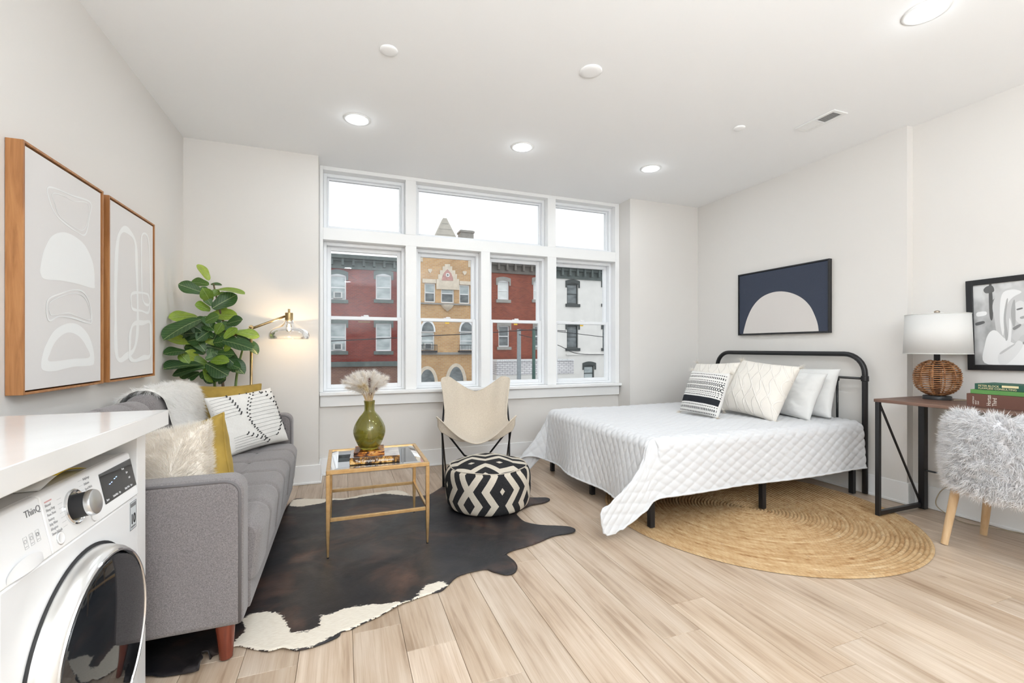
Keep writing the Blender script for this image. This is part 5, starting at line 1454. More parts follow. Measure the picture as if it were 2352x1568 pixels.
def sling(u, v):
    a, b_ = 2 * u - 1, 2 * v - 1
    kk = .20
    a2 = a * math.sqrt(1 - kk * b_ ** 6); b2 = b_ * math.sqrt(1 - kk * a ** 6)
    a2 = a * (1 - (.24 if b_ > 0 else .03) * abs(b_) ** 9 * abs(a) ** 2); b2 = b_ * (1 - (.17 if b_ > 0 else .05) * abs(a) ** 8 * abs(b_) ** 4)
    v2 = (b2 + 1) / 2
    c, s, x = Cc(v2), Sc(v2), Xc(v2)[0]
    w = abs(a2) ** (1.75 - .30 * v2)
    f, z = c[0] + (s[0] - c[0]) * w, c[1] + (s[1] - c[1]) * w
    # tension folds running up to the back tips
    z += 0; f += .016 * math.sin(13 * abs(a2) - 1.0) * v2 ** 2 * abs(a2) ** 1.5
    ear = max(0.0, (abs(a2) - .70) / .30) ** 2.4 * v2 ** 10
    z -= .11 * ear; f += .05 * ear; x -= .015 * ear
    tipf = max(0.0, (abs(a2) - .72) / .28) ** 2.4 * (1 - v2) ** 14
    z -= .035 * tipf; x -= .010 * tipf
    p = cr * (a2 * x) + cf * f; return Vector((p.x, p.y, z))
CANVAS = fabric_mat('natural_canvas', (0.55, 0.47, 0.375), (0.68, 0.60, 0.495), 300, .5)
sl = mesh_obj('sling', MB().grid(sling, 60, 60), CANVAS, chair, smooth=True)
so_ = sl.modifiers.new('thickness', 'SOLIDIFY'); so_.thickness = .006; so_.offset = 0
edge = [sling(k / 40, 0) for k in range(40)] + [sling(1, k / 40) for k in range(40)] + [sling(1 - k / 40, 1) for k in range(40)] + [sling(0, 1 - k / 40) for k in range(40)]
mesh_obj('hem', MB().tube(edge, .0052, 8, closed=True), CANVAS, chair, smooth=True)
for sgn in (0, 1):
    def pocket(u, v, sgn=sgn):
        uu = (.0 + .38 * u) if sgn == 0 else (1 - .38 * u)
        p = sling(uu, .004); q = sling(uu, .20)
        dr = .105 * (1 - u) ** .8 * (1 - .35 * max(0.0, 1 - u / .12))
        return p - cf * (.004 + .03 * v) + Vector((0, 0, -.004 - dr * v))
    o = mesh_obj('pocket', MB().grid(pocket, 16, 10), CANVAS, chair, smooth=True); q2 = o.modifiers.new('thickness', 'SOLIDIFY'); q2.thickness = .004; q2.offset = 0
RODB = mat('black_steel_rod', (0.022, 0.022, 0.024), 0.35, .6)
def L3(f, r, z): p = cf * f + cr * r; return Vector((p.x, p.y, z))
tipF = {s: L3(.29, s * .275, .515) for s in (-1, 1)}; tipB = {s: L3(-.335, s * .27, .85) for s in (-1, 1)}
footF = {s: L3(.20, s * .265, .009) for s in (-1, 1)}; footB = {s: L3(-.27, s * .27, .009) for s in (-1, 1)}
def rod(*pts): mesh_obj('frame_rod', MB().tube(pts, .0075, 10), RODB, chair, smooth=True)
for s in (-1, 1):
    rod(tipF[s], footB[s]); rod(tipB[s], L3(-.08, s * .29, .42), footF[s])
    rod(tipF[s] + Vector((0, 0, -.01)), L3(.12, s * .10, .235), L3(.0, -s * .08, .12), L3(-.16, -s * .22, .0095))
    rod(footF[s], footB[s])
rod(footF[-1], footF[1])

# ================================================================== POUF
POM = M('black_cream_woven', (0.5, 0.45, 0.38), 0.95, spec=0.1)
S_, A_, HP = .2217, .0315, .0955
u, v, _ = POM.sep(POM.uv('pattern'))
wob = (POM.noise(POM.coord(), 14, 2) - .5) * .006
s = (u + wob).pp(S_); g0 = v.pp(HP)
g = g0 * (2 * A_ / HP) - A_
q = s + g
a0, a1, a2, a3 = .0106, .0627, .1176, .1689
cream = q.between(a0, a1).mx(q.between(a2, a3))
dia = ((s - S_).abs() / .0165 + (g0 - HP).abs() / .024).lt(1.0)
cream = cream.mx(dia)
wv = POM.noise(POM.coord(), 420, 2)
blk = POM.ramp(wv, [(.35, (.012, .012, .014)), (.65, (.045, .044, .045))]); crm = POM.ramp(wv, [(.35, (.52, .46, .38)), (.65, (.66, .60, .51))])
POM.color(POM.mix(cream, blk, crm)); POM.bump(wv, .35, .002)
POUFC = Vector((.965, 3.062, .0075)); PR, PH = .302, .335
def pouf_prof():
    pr = [(.01, 0), (.22, 0.0), (.262, .006), (.284, .024), (.296, .06), (.303, .13), (.304, .19), (.298, .235), (.285, .268), (.268, .283)]
    return [(p.x, p.y) for p in bezier_smooth(pr, 5, closed=False)]
pf = pouf_prof(); seg = 120
pouf = thing('pouf', 'round black and cream zigzag woven pouf on the cowhide rug', 'pouf', tuple(POUFC))
mb = MB().lathe(pf, seg, cap0=True, cap1=False)
me = bpy.data.meshes.new('side_cover'); me.from_pydata(mb.v, [], mb.f); me.update()
# uv per loop, seam at the back
uvl = me.uv_layers.new(name='pattern'); front = math.atan2(-POUFC.y, -POUFC.x)
acc = [0]
for k in range(1, len(pf)): acc.append(acc[-1] + math.hypot(pf[k][0] - pf[k - 1][0], pf[k][1] - pf[k - 1][1]))
for poly in me.polygons:
    angs = []
    for li in poly.loop_indices:
        vi = me.loops[li].vertex_index; ring_k, seg_k = divmod(vi, seg)
        a = (2 * PI * seg_k / seg - front + PI) % (2 * PI) - PI; angs.append((li, a, pf[min(ring_k, len(pf) - 1)][1]))
    mx_ = max(a for _, a, _ in angs)
    for li, a, z in angs:
        if mx_ - a > PI: a += 2 * PI
        uvl.data[li].uv = (a * .300 + .130 + S_ * 8, z - .0805 + HP * 8)
o = mesh_obj('side_cover', me, POM.m, pouf, smooth=True)
def ptop(uu, vv):
    r = .268 * math.sqrt(max(1e-6, vv)) if False else .268 * vv; w = 2 * PI * uu; x, y = r * math.cos(w), r * math.sin(w)
    z = .283 + (PH - .283) * (1 - (vv) ** 2.6) * 1.0 + .006 * mnoise.noise(Vector((x * 9, y * 9, 0)))
    return (x, y, z if vv < 1 else .283)
mb = MB().grid(ptop, 96, 24, closed_u=True)
o = mesh_obj('top_cover', mb, POM.m, pouf, smooth=True)
vdir = Vector((-POUFC.x, -POUFC.y)).normalized(); rdir = Vector((-vdir.y, vdir.x))
set_uv(o.data, lambda co: np.stack([(co[:, 0] * vdir.x + co[:, 1] * vdir.y) * 1.0 + S_ * 8 + .10, (co[:, 0] * rdir.x + co[:, 1] * rdir.y) + HP * 8 + .02], 1), 'pattern')
mesh_obj('seam', MB().tube([Vector((.270 * math.cos(a), .270 * math.sin(a), .2835 + .003 * math.sin(5 * a))) for a in [2 * PI * k / 96 for k in range(96)]], .0035, 6, closed=True), mat('cream_seam', (0.52, 0.46, 0.38), .9), pouf, smooth=True)
# ================================================================== COWHIDE RUG
def ch(pts): return [(320 + p[0] * 1020 / 2352, 1080 + p[1] * 1020 / 2352) for p in pts]
out_px = ch([(40, 1100), (110, 1102), (200, 1092), (300, 1078), (338, 1050), (330, 1015), (372, 1008), (392, 990), (470, 958), (520, 938), (600, 955), (690, 968), (760, 952), (820, 962), (900, 950), (1000, 915), (1058, 885), (1072, 862), (1120, 850), (1180, 820), (1260, 785), (1330, 750), (1400, 712), (1450, 692), (1540, 660), (1600, 645), (1635, 615), (1680, 572), (1730, 552), (1780, 540), (1838, 530), (1880, 546), (1940, 560), (1985, 550), (2003, 520), (1990, 492), (1962, 468), (1946, 450), (1980, 430), (2050, 410), (2120, 385), (2200, 352), (2290, 340), (2310, 320), (2280, 304), (2220, 298), (2160, 296), (2100, 290), (2040, 275), (2010, 250), (2002, 228), (2060, 197), (2140, 178), (2175, 160), (2150, 148), (2060, 146), (1980, 120), (1900, 95), (1800, 82), (1700, 75), (1620, 72), (1600, 92), (1540, 130), (1490, 140), (1450, 146), (1420, 126), (1380, 112), (1300, 118), (1200, 130), (1100, 150), (1000, 155), (900, 155), (810, 163)])
out3 = [on_z(u, v, 0) for u, v in out_px]
# hidden run of the outline under the sofa
out3 += [Vector((-.42, 3.12, 0)), Vector((-.62, 3.05, 0)), Vector((-.74, 2.8, 0)), Vector((-.70, 2.45, 0)), Vector((-.78, 2.15, 0)), Vector((-.80, 1.93, 0)), Vector((-.70, 1.86, 0))]
outline = [Vector((p.x, p.y)) for p in bezier_smooth([(p.x, p.y) for p in out3], 4)]
ol = np.array([[p.x, p.y] for p in outline])
def inside(P, poly):
    x, y = P[:, 0], P[:, 1]; r = np.zeros(len(P), bool); n = len(poly); j = n - 1
    for i in range(n):
        xi, yi = poly[i]; xj, yj = poly[j]
        c = ((yi > y) != (yj > y)) & (x < (xj - xi) * (y - yi) / (yj - yi + 1e-12) + xi); r ^= c; j = i
    return r
def seg_dist(P, poly):
    d = np.full(len(P), 9.0); n = len(poly)
    for i in range(n):
        a, b_ = poly[i], poly[(i + 1) % n]; ab = b_ - a; t = np.clip(((P - a) @ ab) / (ab @ ab + 1e-12), 0, 1)
        d = np.minimum(d, np.linalg.norm(P - a - t[:, None] * ab, axis=1))
    return d
white_px = [
    ch([(470, 958), (520, 938), (690, 968), (900, 950), (1072, 862), (1180, 820), (1330, 750), (1440, 697), (1380, 708), (1300, 715), (1180, 722), (1100, 735), (1040, 760), (960, 775), (960, 830), (900, 860), (800, 862), (770, 800), (760, 770), (680, 758), (590, 768), (540, 800), (560, 860), (520, 900), (470, 950)]),
    ch([(1440, 695), (1470, 670), (1520, 615), (1600, 590), (1640, 612), (1540, 668)]),
    ch([(790, 165), (900, 150), (1100, 142), (1200, 124), (1300, 112), (1400, 105), (1450, 140), (1380, 135), (1300, 128), (1200, 142), (1080, 160), (1000, 165), (960, 180), (850, 198), (800, 195)]),
]
whites = [np.array([[on_z(u, v, 0).x, on_z(u, v, 0).y] for u, v in w]) for w in white_px]
bm = bmesh.new()
vs = [bm.verts.new((p.x, p.y, 0)) for p in outline]
lo, hi = ol.min(0), ol.max(0); st = .016
gx, gy = np.meshgrid(np.arange(lo[0], hi[0], st), np.arange(lo[1], hi[1], st)); G = np.stack([gx.ravel(), gy.ravel()], 1)
ins = inside(G, ol); dist = np.zeros(len(G)); dist[ins] = seg_dist(G[ins], ol)
from mathutils.geometry import delaunay_2d_cdt
keep = G[ins & (dist > .009)]
allp = [Vector(p) for p in ol] + [Vector(p) for p in keep]
r = delaunay_2d_cdt(allp, [], [list(range(len(ol)))], 1, 1e-6)
bm.free()
V2 = np.array([[p.x, p.y] for p in r[0]]); F2 = [tuple(f) for f in r[2]]
dV = seg_dist(V2, ol)
zz = np.zeros(len(V2))
curl_c = np.array([on_z(460, 1520, 0).x, on_z(460, 1520, 0).y])
for i, (x, y) in enumerate(V2):
    n1 = mnoise.noise(Vector((x * 3.2, y * 3.2, 0))); n2 = mnoise.noise(Vector((x * 7, y * 7, 4)))
    e = math.exp(-dV[i] / .05)
    zz[i] = .0040 + max(0, n2) * .010 * e + max(0, n1) * .003
    if np.hypot(x - curl_c[0], y - curl_c[1]) < .06: zz[i] += .03 * math.exp(-dV[i] / .02)
legs_xy = [(TBO.x + sx * hx, TBO.y + sy * hy) for sx in (-1, 1) for sy in (-1, 1)] + [(-.40, SY0 + .045), (-.40, SY1 - .05)]
for i, (x, y) in enumerate(V2):
    for lx, ly in legs_xy:
        if math.hypot(x - lx, y - ly) < .05: zz[i] = min(zz[i], .0042)
    if math.hypot(x - POUFC.x, y - POUFC.y) < .31: zz[i] = min(zz[i], .0045)
    for q in list(footF.values()) + list(footB.values()):
        if math.hypot(x - CH.x - q.x, y - CH.y - q.y) < .1: zz[i] = .0035
mbv = [(a, b_, c) for (a, b_), c in zip(V2, zz)]
me = bpy.data.meshes.new('hide'); me.from_pydata(mbv, [], F2); me.update()
# make faces point up
if me.polygons[0].normal.z < 0: me.flip_normals()
# coat attribute: signed distance to the white patches with a ragged edge
wd = np.full(len(V2), 9.0)
for w in whites:
    ins_w = inside(V2, w); d = seg_dist(V2, w); wd = np.minimum(wd, np.where(ins_w, -d, d))
at = me.attributes.new('coat', 'FLOAT', 'POINT'); at.data.foreach_set('value', wd.astype(np.float32))
COW = M('cowhide', (0.03, 0.02, 0.018), 0.42, spec=0.45)
an = COW.node('ShaderNodeAttribute'); an.attribute_name = 'coat'; wdist = Ex(COW.nt, an.outputs['Fac'])
co = COW.coord()
rag = COW.noise(COW.scale(co, (30, 90, 1), rot=(0, 0, .5)), 1.0, 4, .7, .5); rag2 = COW.noise(co, 11, 3)
mask = (wdist + (rag - .5) * .055 + (rag2 - .5) * .03).lt(0.0)
hair = COW.noise(COW.scale(co, (40, 300, 1), rot=(0, 0, .35)), 1.0, 3, .6)
patch = COW.noise(co, 2.6, 4, .6, .8)
dark = COW.ramp(patch, [(0.40, (0.009, 0.0085, 0.011)), (0.52, (0.020, 0.015, 0.015)), (0.61, (0.055, 0.030, 0.023)), (0.74, (0.12, 0.063, 0.044))])
dark = COW.mix(1.0, dark, COW.ramp(hair, [(.3, (.7, .7, .7)), (.7, (1.35, 1.35, 1.35))]), 'MULTIPLY')
wht = COW.ramp(hair, [(.3, (.66, .58, .47)), (.7, (.82, .76, .66))])
COW.color(COW.mix(mask, dark, wht)); COW.rough(hair * .25 + COW.noise(co, 3.5, 3, .6, 1.0) * .45 + .12); COW.bump(hair * .25 + COW.noise(co, 5, 4, .6, .6), .5, .006)
rug = mesh_obj('cowhide_rug', me, COW.m, smooth=True)
so_ = rug.modifiers.new('thickness', 'SOLIDIFY'); so_.thickness = .003; so_.offset = 1.0
tag(rug, 'black and white cowhide rug spread under the gold table and pouf', 'rug')

# ================================================================== JUTE RUG
JC = Vector((2.625, 2.365, 0)); JR = .975
JUTE = M('braided_jute', (0.45, 0.28, 0.13), 0.9, spec=0.15)
x, y, z = JUTE.sep(JUTE.coord()); rad = (x * x + y * y).sqrt(); ang = y.atan2(x)
RW = .0213
ringi = (rad / RW).floor(); arc = ang * rad
tw = ((arc / .019) + (rad / RW).fract() * 1.0 + (ringi * .618).fract()).fract(); tw = (tw - .5).abs() * 2.0
nz = JUTE.noise(JUTE.comb(ang * 5.0, ringi * 1.7, 0.0), 1.3, 3, .6); n2 = JUTE.noise(JUTE.comb(arc * 42.0, ringi * 3.1, 1.0), 1.0, 2, .6)
n3 = JUTE.noise(JUTE.comb(ringi * .9, 3.0, 0.0), 1.0, 2)
c = JUTE.ramp(nz * .42 + n3 * .34 + n2 * .3 - .03, [(0.34, (0.25, 0.125, 0.05)), (0.45, (0.42, 0.26, 0.125)), (0.56, (0.54, 0.375, 0.205)), (0.68, (0.66, 0.50, 0.32))])
c = JUTE.mix(n2.sstep(.62, .74) * nz.sstep(.38, .55) * .75, c, (0.16, 0.065, 0.025))
c = JUTE.mix((1.0 - tw) * .16, c, (0.26, 0.13, 0.05))
JUTE.color(c); JUTE.bump(tw * .6 + n2, .5, .005)
prof = []; nr = int(JR / RW)
for k in range(nr):
    r0 = k * RW
    for f, zz_ in ((0.03, .0020), (.22, .0090), (.5, .0118), (.78, .0090), (.97, .0020)): prof.append((max(.0015, r0 + f * RW), zz_))
prof.append((nr * RW, .002))
mb = MB().lathe(prof, 168, cap0=True, cap1=False)
mb.v = [(a * (1 + .006 * math.sin(3 * math.atan2(b_, a))), b_, c_) for a, b_, c_ in mb.v]
tag(mesh_obj('jute_rug', mb, JUTE.m, smooth=True, loc=(JC.x, JC.y, .0006)), 'round braided tan jute rug lying half under the bed', 'rug')
JZ = .0125

# ================================================================== BED
BLK = mat('black_powder_coated_steel', (0.018, 0.018, 0.020), 0.35, .2)
bed = thing('bed', 'double bed on a black metal frame with an arched tube headboard', 'bed', (2.67, 2.98, 0)); BO = Vector((2.67, 2.98, 0))
def Bt(mb): mb.v = [(a - BO.x, b_ - BO.y, c_) for a, b_, c_ in mb.v]; return mb
HX = 3.705; HY0, HY1, HZ = 2.262, 3.702, 1.068
cr_ = .15; path = [(HX, HY0, JZ if False else .0135)]
path += [(HX, HY0, HZ - cr_)] + [(HX, HY0 + cr_ - cr_ * math.cos(a), HZ - cr_ + cr_ * math.sin(a)) for a in [PI / 2 * k / 8 for k in range(1, 9)]]
path += [(HX, HY1 - cr_ + cr_ * math.sin(a), HZ - cr_ + cr_ * math.cos(a)) for a in [PI / 2 * k / 8 for k in range(0, 9)]] + [(HX, HY1, .002)]
mesh_obj('headboard_tube', Bt(MB().tube(path, .0195, 16)), BLK, bed, smooth=True)
zb_ = on_x(1965, 868, HX).z
mesh_obj('headboard_bar', Bt(MB().tube([(HX, HY0, zb_), (HX, HY1, zb_)], .0095, 12)), BLK, bed, smooth=True)
mesh_obj('headboard_bar', Bt(MB().tube([(HX, HY0, .42), (HX, HY1, .42)], .0095, 12)), BLK, bed, smooth=True)
for yy in (HY0, HY1): mesh_obj('collar', Bt(MB().lathe([(.0205, -.022), (.025, -.018), (.025, .018), (.0205, .022)], 18, (HX, yy, zb_))), BLK, bed, auto=40)
y1s = on_x(1923, 900, HX).y
for k in range(4):
    yy = y1s + (HY1 - (y1s - HY0) - y1s) * k / 3
    sp = mesh_obj('spindle', Bt(MB().tube([(HX, yy, .42), (HX, yy, zb_)], .0085, 10)), BLK, bed, smooth=True)
    mesh_obj('knuckle', Bt(MB().lathe([(.010, -.02), (.016, -.012), (.016, .012), (.010, .02)], 14, (HX, yy, zb_ - .012))), BLK, sp, auto=40)
LX_ = (1.775, 2.70, 3.62); LY_ = (2.30, 3.0, 3.70)
for lx in LX_:
    for ly in LY_:
        on_rug = (lx - JC.x) ** 2 + (ly - JC.y) ** 2 < (JR + .04) ** 2
        mesh_obj('leg', Bt(MB().box(lx - .017, lx + .017, ly - .017, ly + .017, .0135 if on_rug else .001, .29)), BLK, bed, bevel=.002)
for ly in LY_: mesh_obj('rail', Bt(MB().box(LX_[0] - .02, HX - .022, ly - .015, ly + .015, .2905, .318)), BLK, bed)
for k in range(10):
    x = LX_[0] + (LX_[2] - LX_[0]) * k / 9; mesh_obj('slat', Bt(MB().box(x - .02, x + .02, LY_[0] - .015, LY_[2] + .015, .3185, .328)), BLK, bed)
MX0, MX1, MY0, MY1, MZ = 1.74, 3.66, 2.262, 3.722, .548
MATT = mat('white_mattress_cover', (0.80, 0.80, 0.79), 0.9)
tag(mesh_obj('mattress', MB().box(MX0, MX1, MY0, MY1, .3285, MZ), MATT, bevel=.05, bseg=4), 'white mattress on the black bed frame under the quilt', 'mattress')

# ---- quilt
QD_F, QD_S, RQ = .475, .375, .065
QX0, QX1, QY0, QY1, QZ = MX0 - .012, MX1 + .01, MY0 - .012, MY1 + .012, MZ + .008
Lq, Wq = QX1 - QX0, QY1 - QY0
def edge_prof(a, fl):
    if a < PI / 2 * RQ: return RQ * math.sin(a / RQ), RQ * (1 - math.cos(a / RQ))
    b_ = a - PI / 2 * RQ; return RQ + b_ * math.sin(fl), RQ + b_ * math.cos(fl)
def quilt_base(s, t):
    """s from the foot edge (negative hangs), t from the near edge"""
    ins = RQ
    ix = min(max(s, ins), Lq); iy = min(max(t, ins), Wq - ins)
    ox = max(0.0, ins - s); oyn = max(0.0, ins - t); oyf = max(0.0, t - (Wq - ins)); oy = max(oyn, oyf); sy = -1 if oyn > 0 else 1
    x0, y0 = QX0 + ix, QY0 + iy
    if ox == 0 and oy == 0: return Vector((x0, y0, QZ))
    rr_ = ((ox / QD_F) ** 7 + (oy / QD_S) ** 7) ** (1 / 7)
    if rr_ > 1: ox /= rr_; oy /= rr_
    near = oyn > 0
    flf = .11 + .085 * math.sin(t * 8.3 + .7); fls = .09 + .045 * math.sin(s * 6.1)
    of, df = edge_prof(ox, flf); on, dn = edge_prof(oy, fls)
    # hanging foot panel, hanging side panel, and at the corner the side panel carried on as a drooping wing
    be = (.53 if near else .72) * min(1.0, ox / .12)
    foot = Vector((x0 - of, y0 + sy * on * .35, QZ - df)); wing = Vector((x0 - ox * math.cos(be), y0 + sy * on, QZ - dn - ox * math.sin(be)))
    if ox == 0: p = wing
    elif oy == 0: p = foot
    else:
        w = min(1.0, oy / .20); w = w * w * (3 - 2 * w); p = foot.lerp(wing, w)
        p.z = min(p.z, QZ - df * (1 - w) - dn * w)
    p.z = max(p.z, .012); return p
def quilt_pt(s, t):
    e = .004
    p = quilt_base(s, t); du = quilt_base(s + e, t) - quilt_base(s - e, t); dv = quilt_base(s, t + e) - quilt_base(s, t - e)
    n = du.cross(dv)
    n = n.normalized() if n.length > 1e-9 else Vector((0, 0, 1))
    u1, u2 = s / .105 + t / .062, s / .105 - t / .062
    puff = (abs(math.sin(PI * u1)) * abs(math.sin(PI * u2))) ** .28
    big = mnoise.noise(Vector((s * 2.4, t * 2.4, 0))) * .008
    wr = mnoise.noise(Vector((s * 30, t * 30, 3))) * .0009
    return p + n * (puff * .0085 + big + wr)
nS, nT = 340, 330
S0, S1, T0, T1 = -QD_F + RQ, Lq, -QD_S + RQ, Wq + QD_S - RQ
mb = MB().grid(lambda a, b_: quilt_pt(S0 + (S1 - S0) * a, T0 + (T1 - T0) * b_), nS, nT)
QUILT = M('white_quilted_cotton', (0.67, 0.67, 0.68), 0.9, spec=0.2); QUILT.bump(QUILT.noise(QUILT.coord(), 260, 3), .12, .002); QUILT.b.inputs['Sheen Weight'].default_value = .15
quilt = thing('quilt', 'white diamond quilted bedspread hanging over the foot and sides of the bed', 'bedspread', tuple(BO))
qo = mesh_obj('cover', Bt(mb), QUILT.m, quilt, smooth=True)
so_ = qo.modifiers.new('thickness', 'SOLIDIFY'); so_.thickness = .006; so_.offset = -1
eb = [quilt_pt(S0, T0 + (T1 - T0) * k / 150) for k in range(150)] + [quilt_pt(S0 + (S1 - S0) * k / 120, T1) for k in range(120)]
eb = [quilt_pt(S1 - (S1 - S0) * k / 120, T0) for k in range(120)] + eb
mesh_obj('binding', MB().tube([p - BO for p in eb], .0065, 8), QUILT.m, quilt, smooth=True)

# ---- bed pillows
COTT = M('white_pillowcase', (0.74, 0.735, 0.72), 0.9, spec=0.15); COTT.bump(COTT.noise(COTT.coord(), 9, 4, .6), .25, .02)
def bed_pillow(name, label, w, h, t, m, base, lean, seed, ny=0.0, roll=0.0, **kw):
    r, o = pillow_thing(name, label, w, h, t, m, base, (-math.cos(lean), ny, math.sin(lean)), (0, 0, 1), seed, roll, **kw); return r, o
bz = QZ + .012
bed_pillow('bed_pillow', 'white sleeping pillow right against the spindles of the metal headboard', .64, .40, .15, COTT.m, (3.53, 2.715, bz), .28, 11, corner=.03, wr=.010)
rp, _ = bed_pillow('bed_pillow', 'white pillow between the other white pillow and the cream tufted pillow', .60, .40, .16, COTT.m, (3.35, 2.72, bz), .45, 12, corner=.03, wr=.012, roll=-.05)
bed_pillow('bed_pillow', 'white sleeping pillow behind the cream pillows by the wall corner', .64, .40, .15, COTT.m, (3.50, 3.39, bz), .30, 13, corner=.03)
TUFT = M('cream_tufted_cotton', (0.84, 0.80, 0.73), 0.95, spec=0.1)
uv_ = TUFT.coord('Object'); X, Y, Z = TUFT.sep(uv_)
wv1 = ((X + (Y * 34.0).sin() * .014) / .075).fract(); wv1 = (wv1 - .5).abs() * 2.0
d1 = ((X * .8 + Y * .62) / .085).fract(); d1 = (d1 - .5).abs() * 2.0
ridge = wv1.sstep(.80, .95).mx(d1.sstep(.84, .96))
TUFT.color(TUFT.mix(ridge, (0.80, 0.755, 0.69), (0.84, 0.80, 0.74))); TUFT.bump(ridge + TUFT.noise(uv_, 160, 3) * .35, .7, .005)
def tassel(root, x, y, m, n=60, seed=0):
    rr = np.random.default_rng(seed); d0 = np.array([x, y, 0.0]); d0 = d0 / np.linalg.norm(d0)
    R0 = np.tile(np.array([x, y, 0.0]), (n, 1)) + rr.normal(size=(n, 3)) * .004
    D_ = np.tile(d0, (n, 1)) + rr.normal(size=(n, 3)) * .45
    strands('tassel', R0, D_, rr.uniform(.025, .055, n), .0022, m, root, droop=.3, curl=.4, seed=seed, seg=3)
FRINGE = fur_mat('cream_fringe', (0.80, 0.74, 0.66), (0.90, 0.86, 0.80), .1)
ra, _ = bed_pillow('tufted_pillow', 'cream tufted pillow standing beside the white pillows, one corner raised', .52, .50, .19, TUFT.m, (3.03, 2.715, bz), .55, 14, ny=-.12, roll=-.10, corner=.045)
rb, _ = bed_pillow('tufted_pillow', 'cream tufted pillow behind the black striped pillow', .52, .47, .17, TUFT.m, (3.00, 3.20, bz), .50, 15, ny=.0, roll=.06, corner=.045)
for rt in (ra, rb):
    for k, (a, b_) in enumerate(((1, -1), (-1, -1), (1, 1), (-1, 1))): tassel(rt, a * .25, b_ * .235, FRINGE, 50, k + 3)
# black and white woven pillow
BWP = M('black_white_woven', (0.8, 0.78, 0.75), 0.95, spec=0.1)
X, Y, Z = BWP.sep(BWP.coord('Object'))
u = X / .38 + .5; v = Y / .38 + .5
def dash(lo_, hi_, per, duty, ph=0.0): return v.between(lo_, hi_) * ((u * per + ph).fract()).lt(duty)
ink = v.between(.235, .375)
for row in ((.045, .065, 24, .55), (.105, .150, 26, .5), (.185, .203, 24, .55), (.405, .425, 24, .6), (.450, .466, 28, .45), (.490, .508, 24, .6), (.735, .753, 24, .6), (.800, .845, 26, .5), (.885, .905, 24, .6)):
    ink = ink.mx(dash(*row))
def cross(lo_, hi_, per, th):
    t_ = (v - lo_) / (hi_ - lo_); a_ = (u * per).pp(1.0)
    return (a_ - t_).abs().lt(th).mx((1.0 - a_ - t_).abs().lt(th)) * v.between(lo_, hi_)
zz1 = cross(.535, .620, 26.0, .15); zz2 = cross(.640, .715, 26.0, .15)
ink = ink.mx(zz1).mx(zz2)
ink = ink * (Z.gt(0.0)) * u.between(.03, .97)
wv = BWP.noise(BWP.coord(), 380, 2)
BWP.color(BWP.mix(ink, BWP.ramp(wv, [(.3, (.70, .68, .65)), (.7, (.80, .785, .76))]), BWP.ramp(wv, [(.3, (.010, .011, .014)), (.7, (.04, .043, .05))]))); BWP.bump(wv, .3, .002)
rc, _ = bed_pillow('woven_pillow', 'white pillow with black woven stripes and dashes, front of the cream pillows', .385, .38, .15, BWP.m, (2.705, 2.905, bz), .40, 16, ny=-.10, roll=-.02, corner=.03)
for k, (a, b_) in enumerate(((1, -1), (-1, -1), (1, 1), (-1, 1))): tassel(rc, a * .185, b_ * .183, FRINGE, 60, k + 13)

# ================================================================== NAVY WALL ART
NAVY = mat('navy_canvas', (0.045, 0.055, 0.085), 0.9, bump=.4, bscale=900, var=.12, vscale=300); FRB = mat('black_picture_frame', (0.012, 0.012, 0.014), 0.45); ARCHW = mat('off_white_art_paint', (0.70, 0.66, 0.63), 0.9, bump=.3, bscale=900)
ay0, ay1, az0, az1 = 2.549, 3.462, 1.240, 1.850; xf = XR - .034
nv = thing('framed_print', 'navy print with one pale dome shape in a thin black frame above the bed', 'wall art', (XR, (ay0 + ay1) / 2, az0)); NO = Vector((XR, (ay0 + ay1) / 2, az0))
def Nt(mb): mb.v = [(a - NO.x, b_ - NO.y, c_ - NO.z) for a, b_, c_ in mb.v]; return mb
fw = .012
for (a, b_, c_, d) in ((ay0, ay0 + fw, az0, az1), (ay1 - fw, ay1, az0, az1), (ay0 + fw, ay1 - fw, az0, az0 + fw), (ay0 + fw, ay1 - fw, az1 - fw, az1)):
    mesh_obj('frame_side', Nt(MB().box(xf, XR - .0015, a, b_, c_, d)), FRB, nv, bevel=.001)
xc_ = xf + .006
cv = mesh_obj('canvas', Nt(MB().box(xc_, XR - .002, ay0 + fw + .003, ay1 - fw - .003, az0 + fw + .003, az1 - fw - .003)), NAVY, nv)
dome = [on_x(u, v, xc_) for u, v in ((1707, 768), (1709, 757), (1716, 732), (1728, 706), (1745, 686), (1766, 674), (1790, 669), (1815, 672), (1840, 683), (1860, 702), (1873, 728), (1879, 748), (1881, 768))]
q = [(p.y, p.z) for p in bezier_smooth(dome, 5, closed=False)]; zb2 = az0 + fw + .004
q[0] = (q[0][0], zb2); q[-1] = (q[-1][0], zb2)
q = [(a, max(b_, zb2)) for a, b_ in q]
if poly_area(q) < 0: q = list(reversed(q))
mesh_obj('dome_shape', Nt(MB().prism(q, lambda a, b_, d: (xc_ - .0004 - d, a, b_), .0008)), ARCHW, cv)

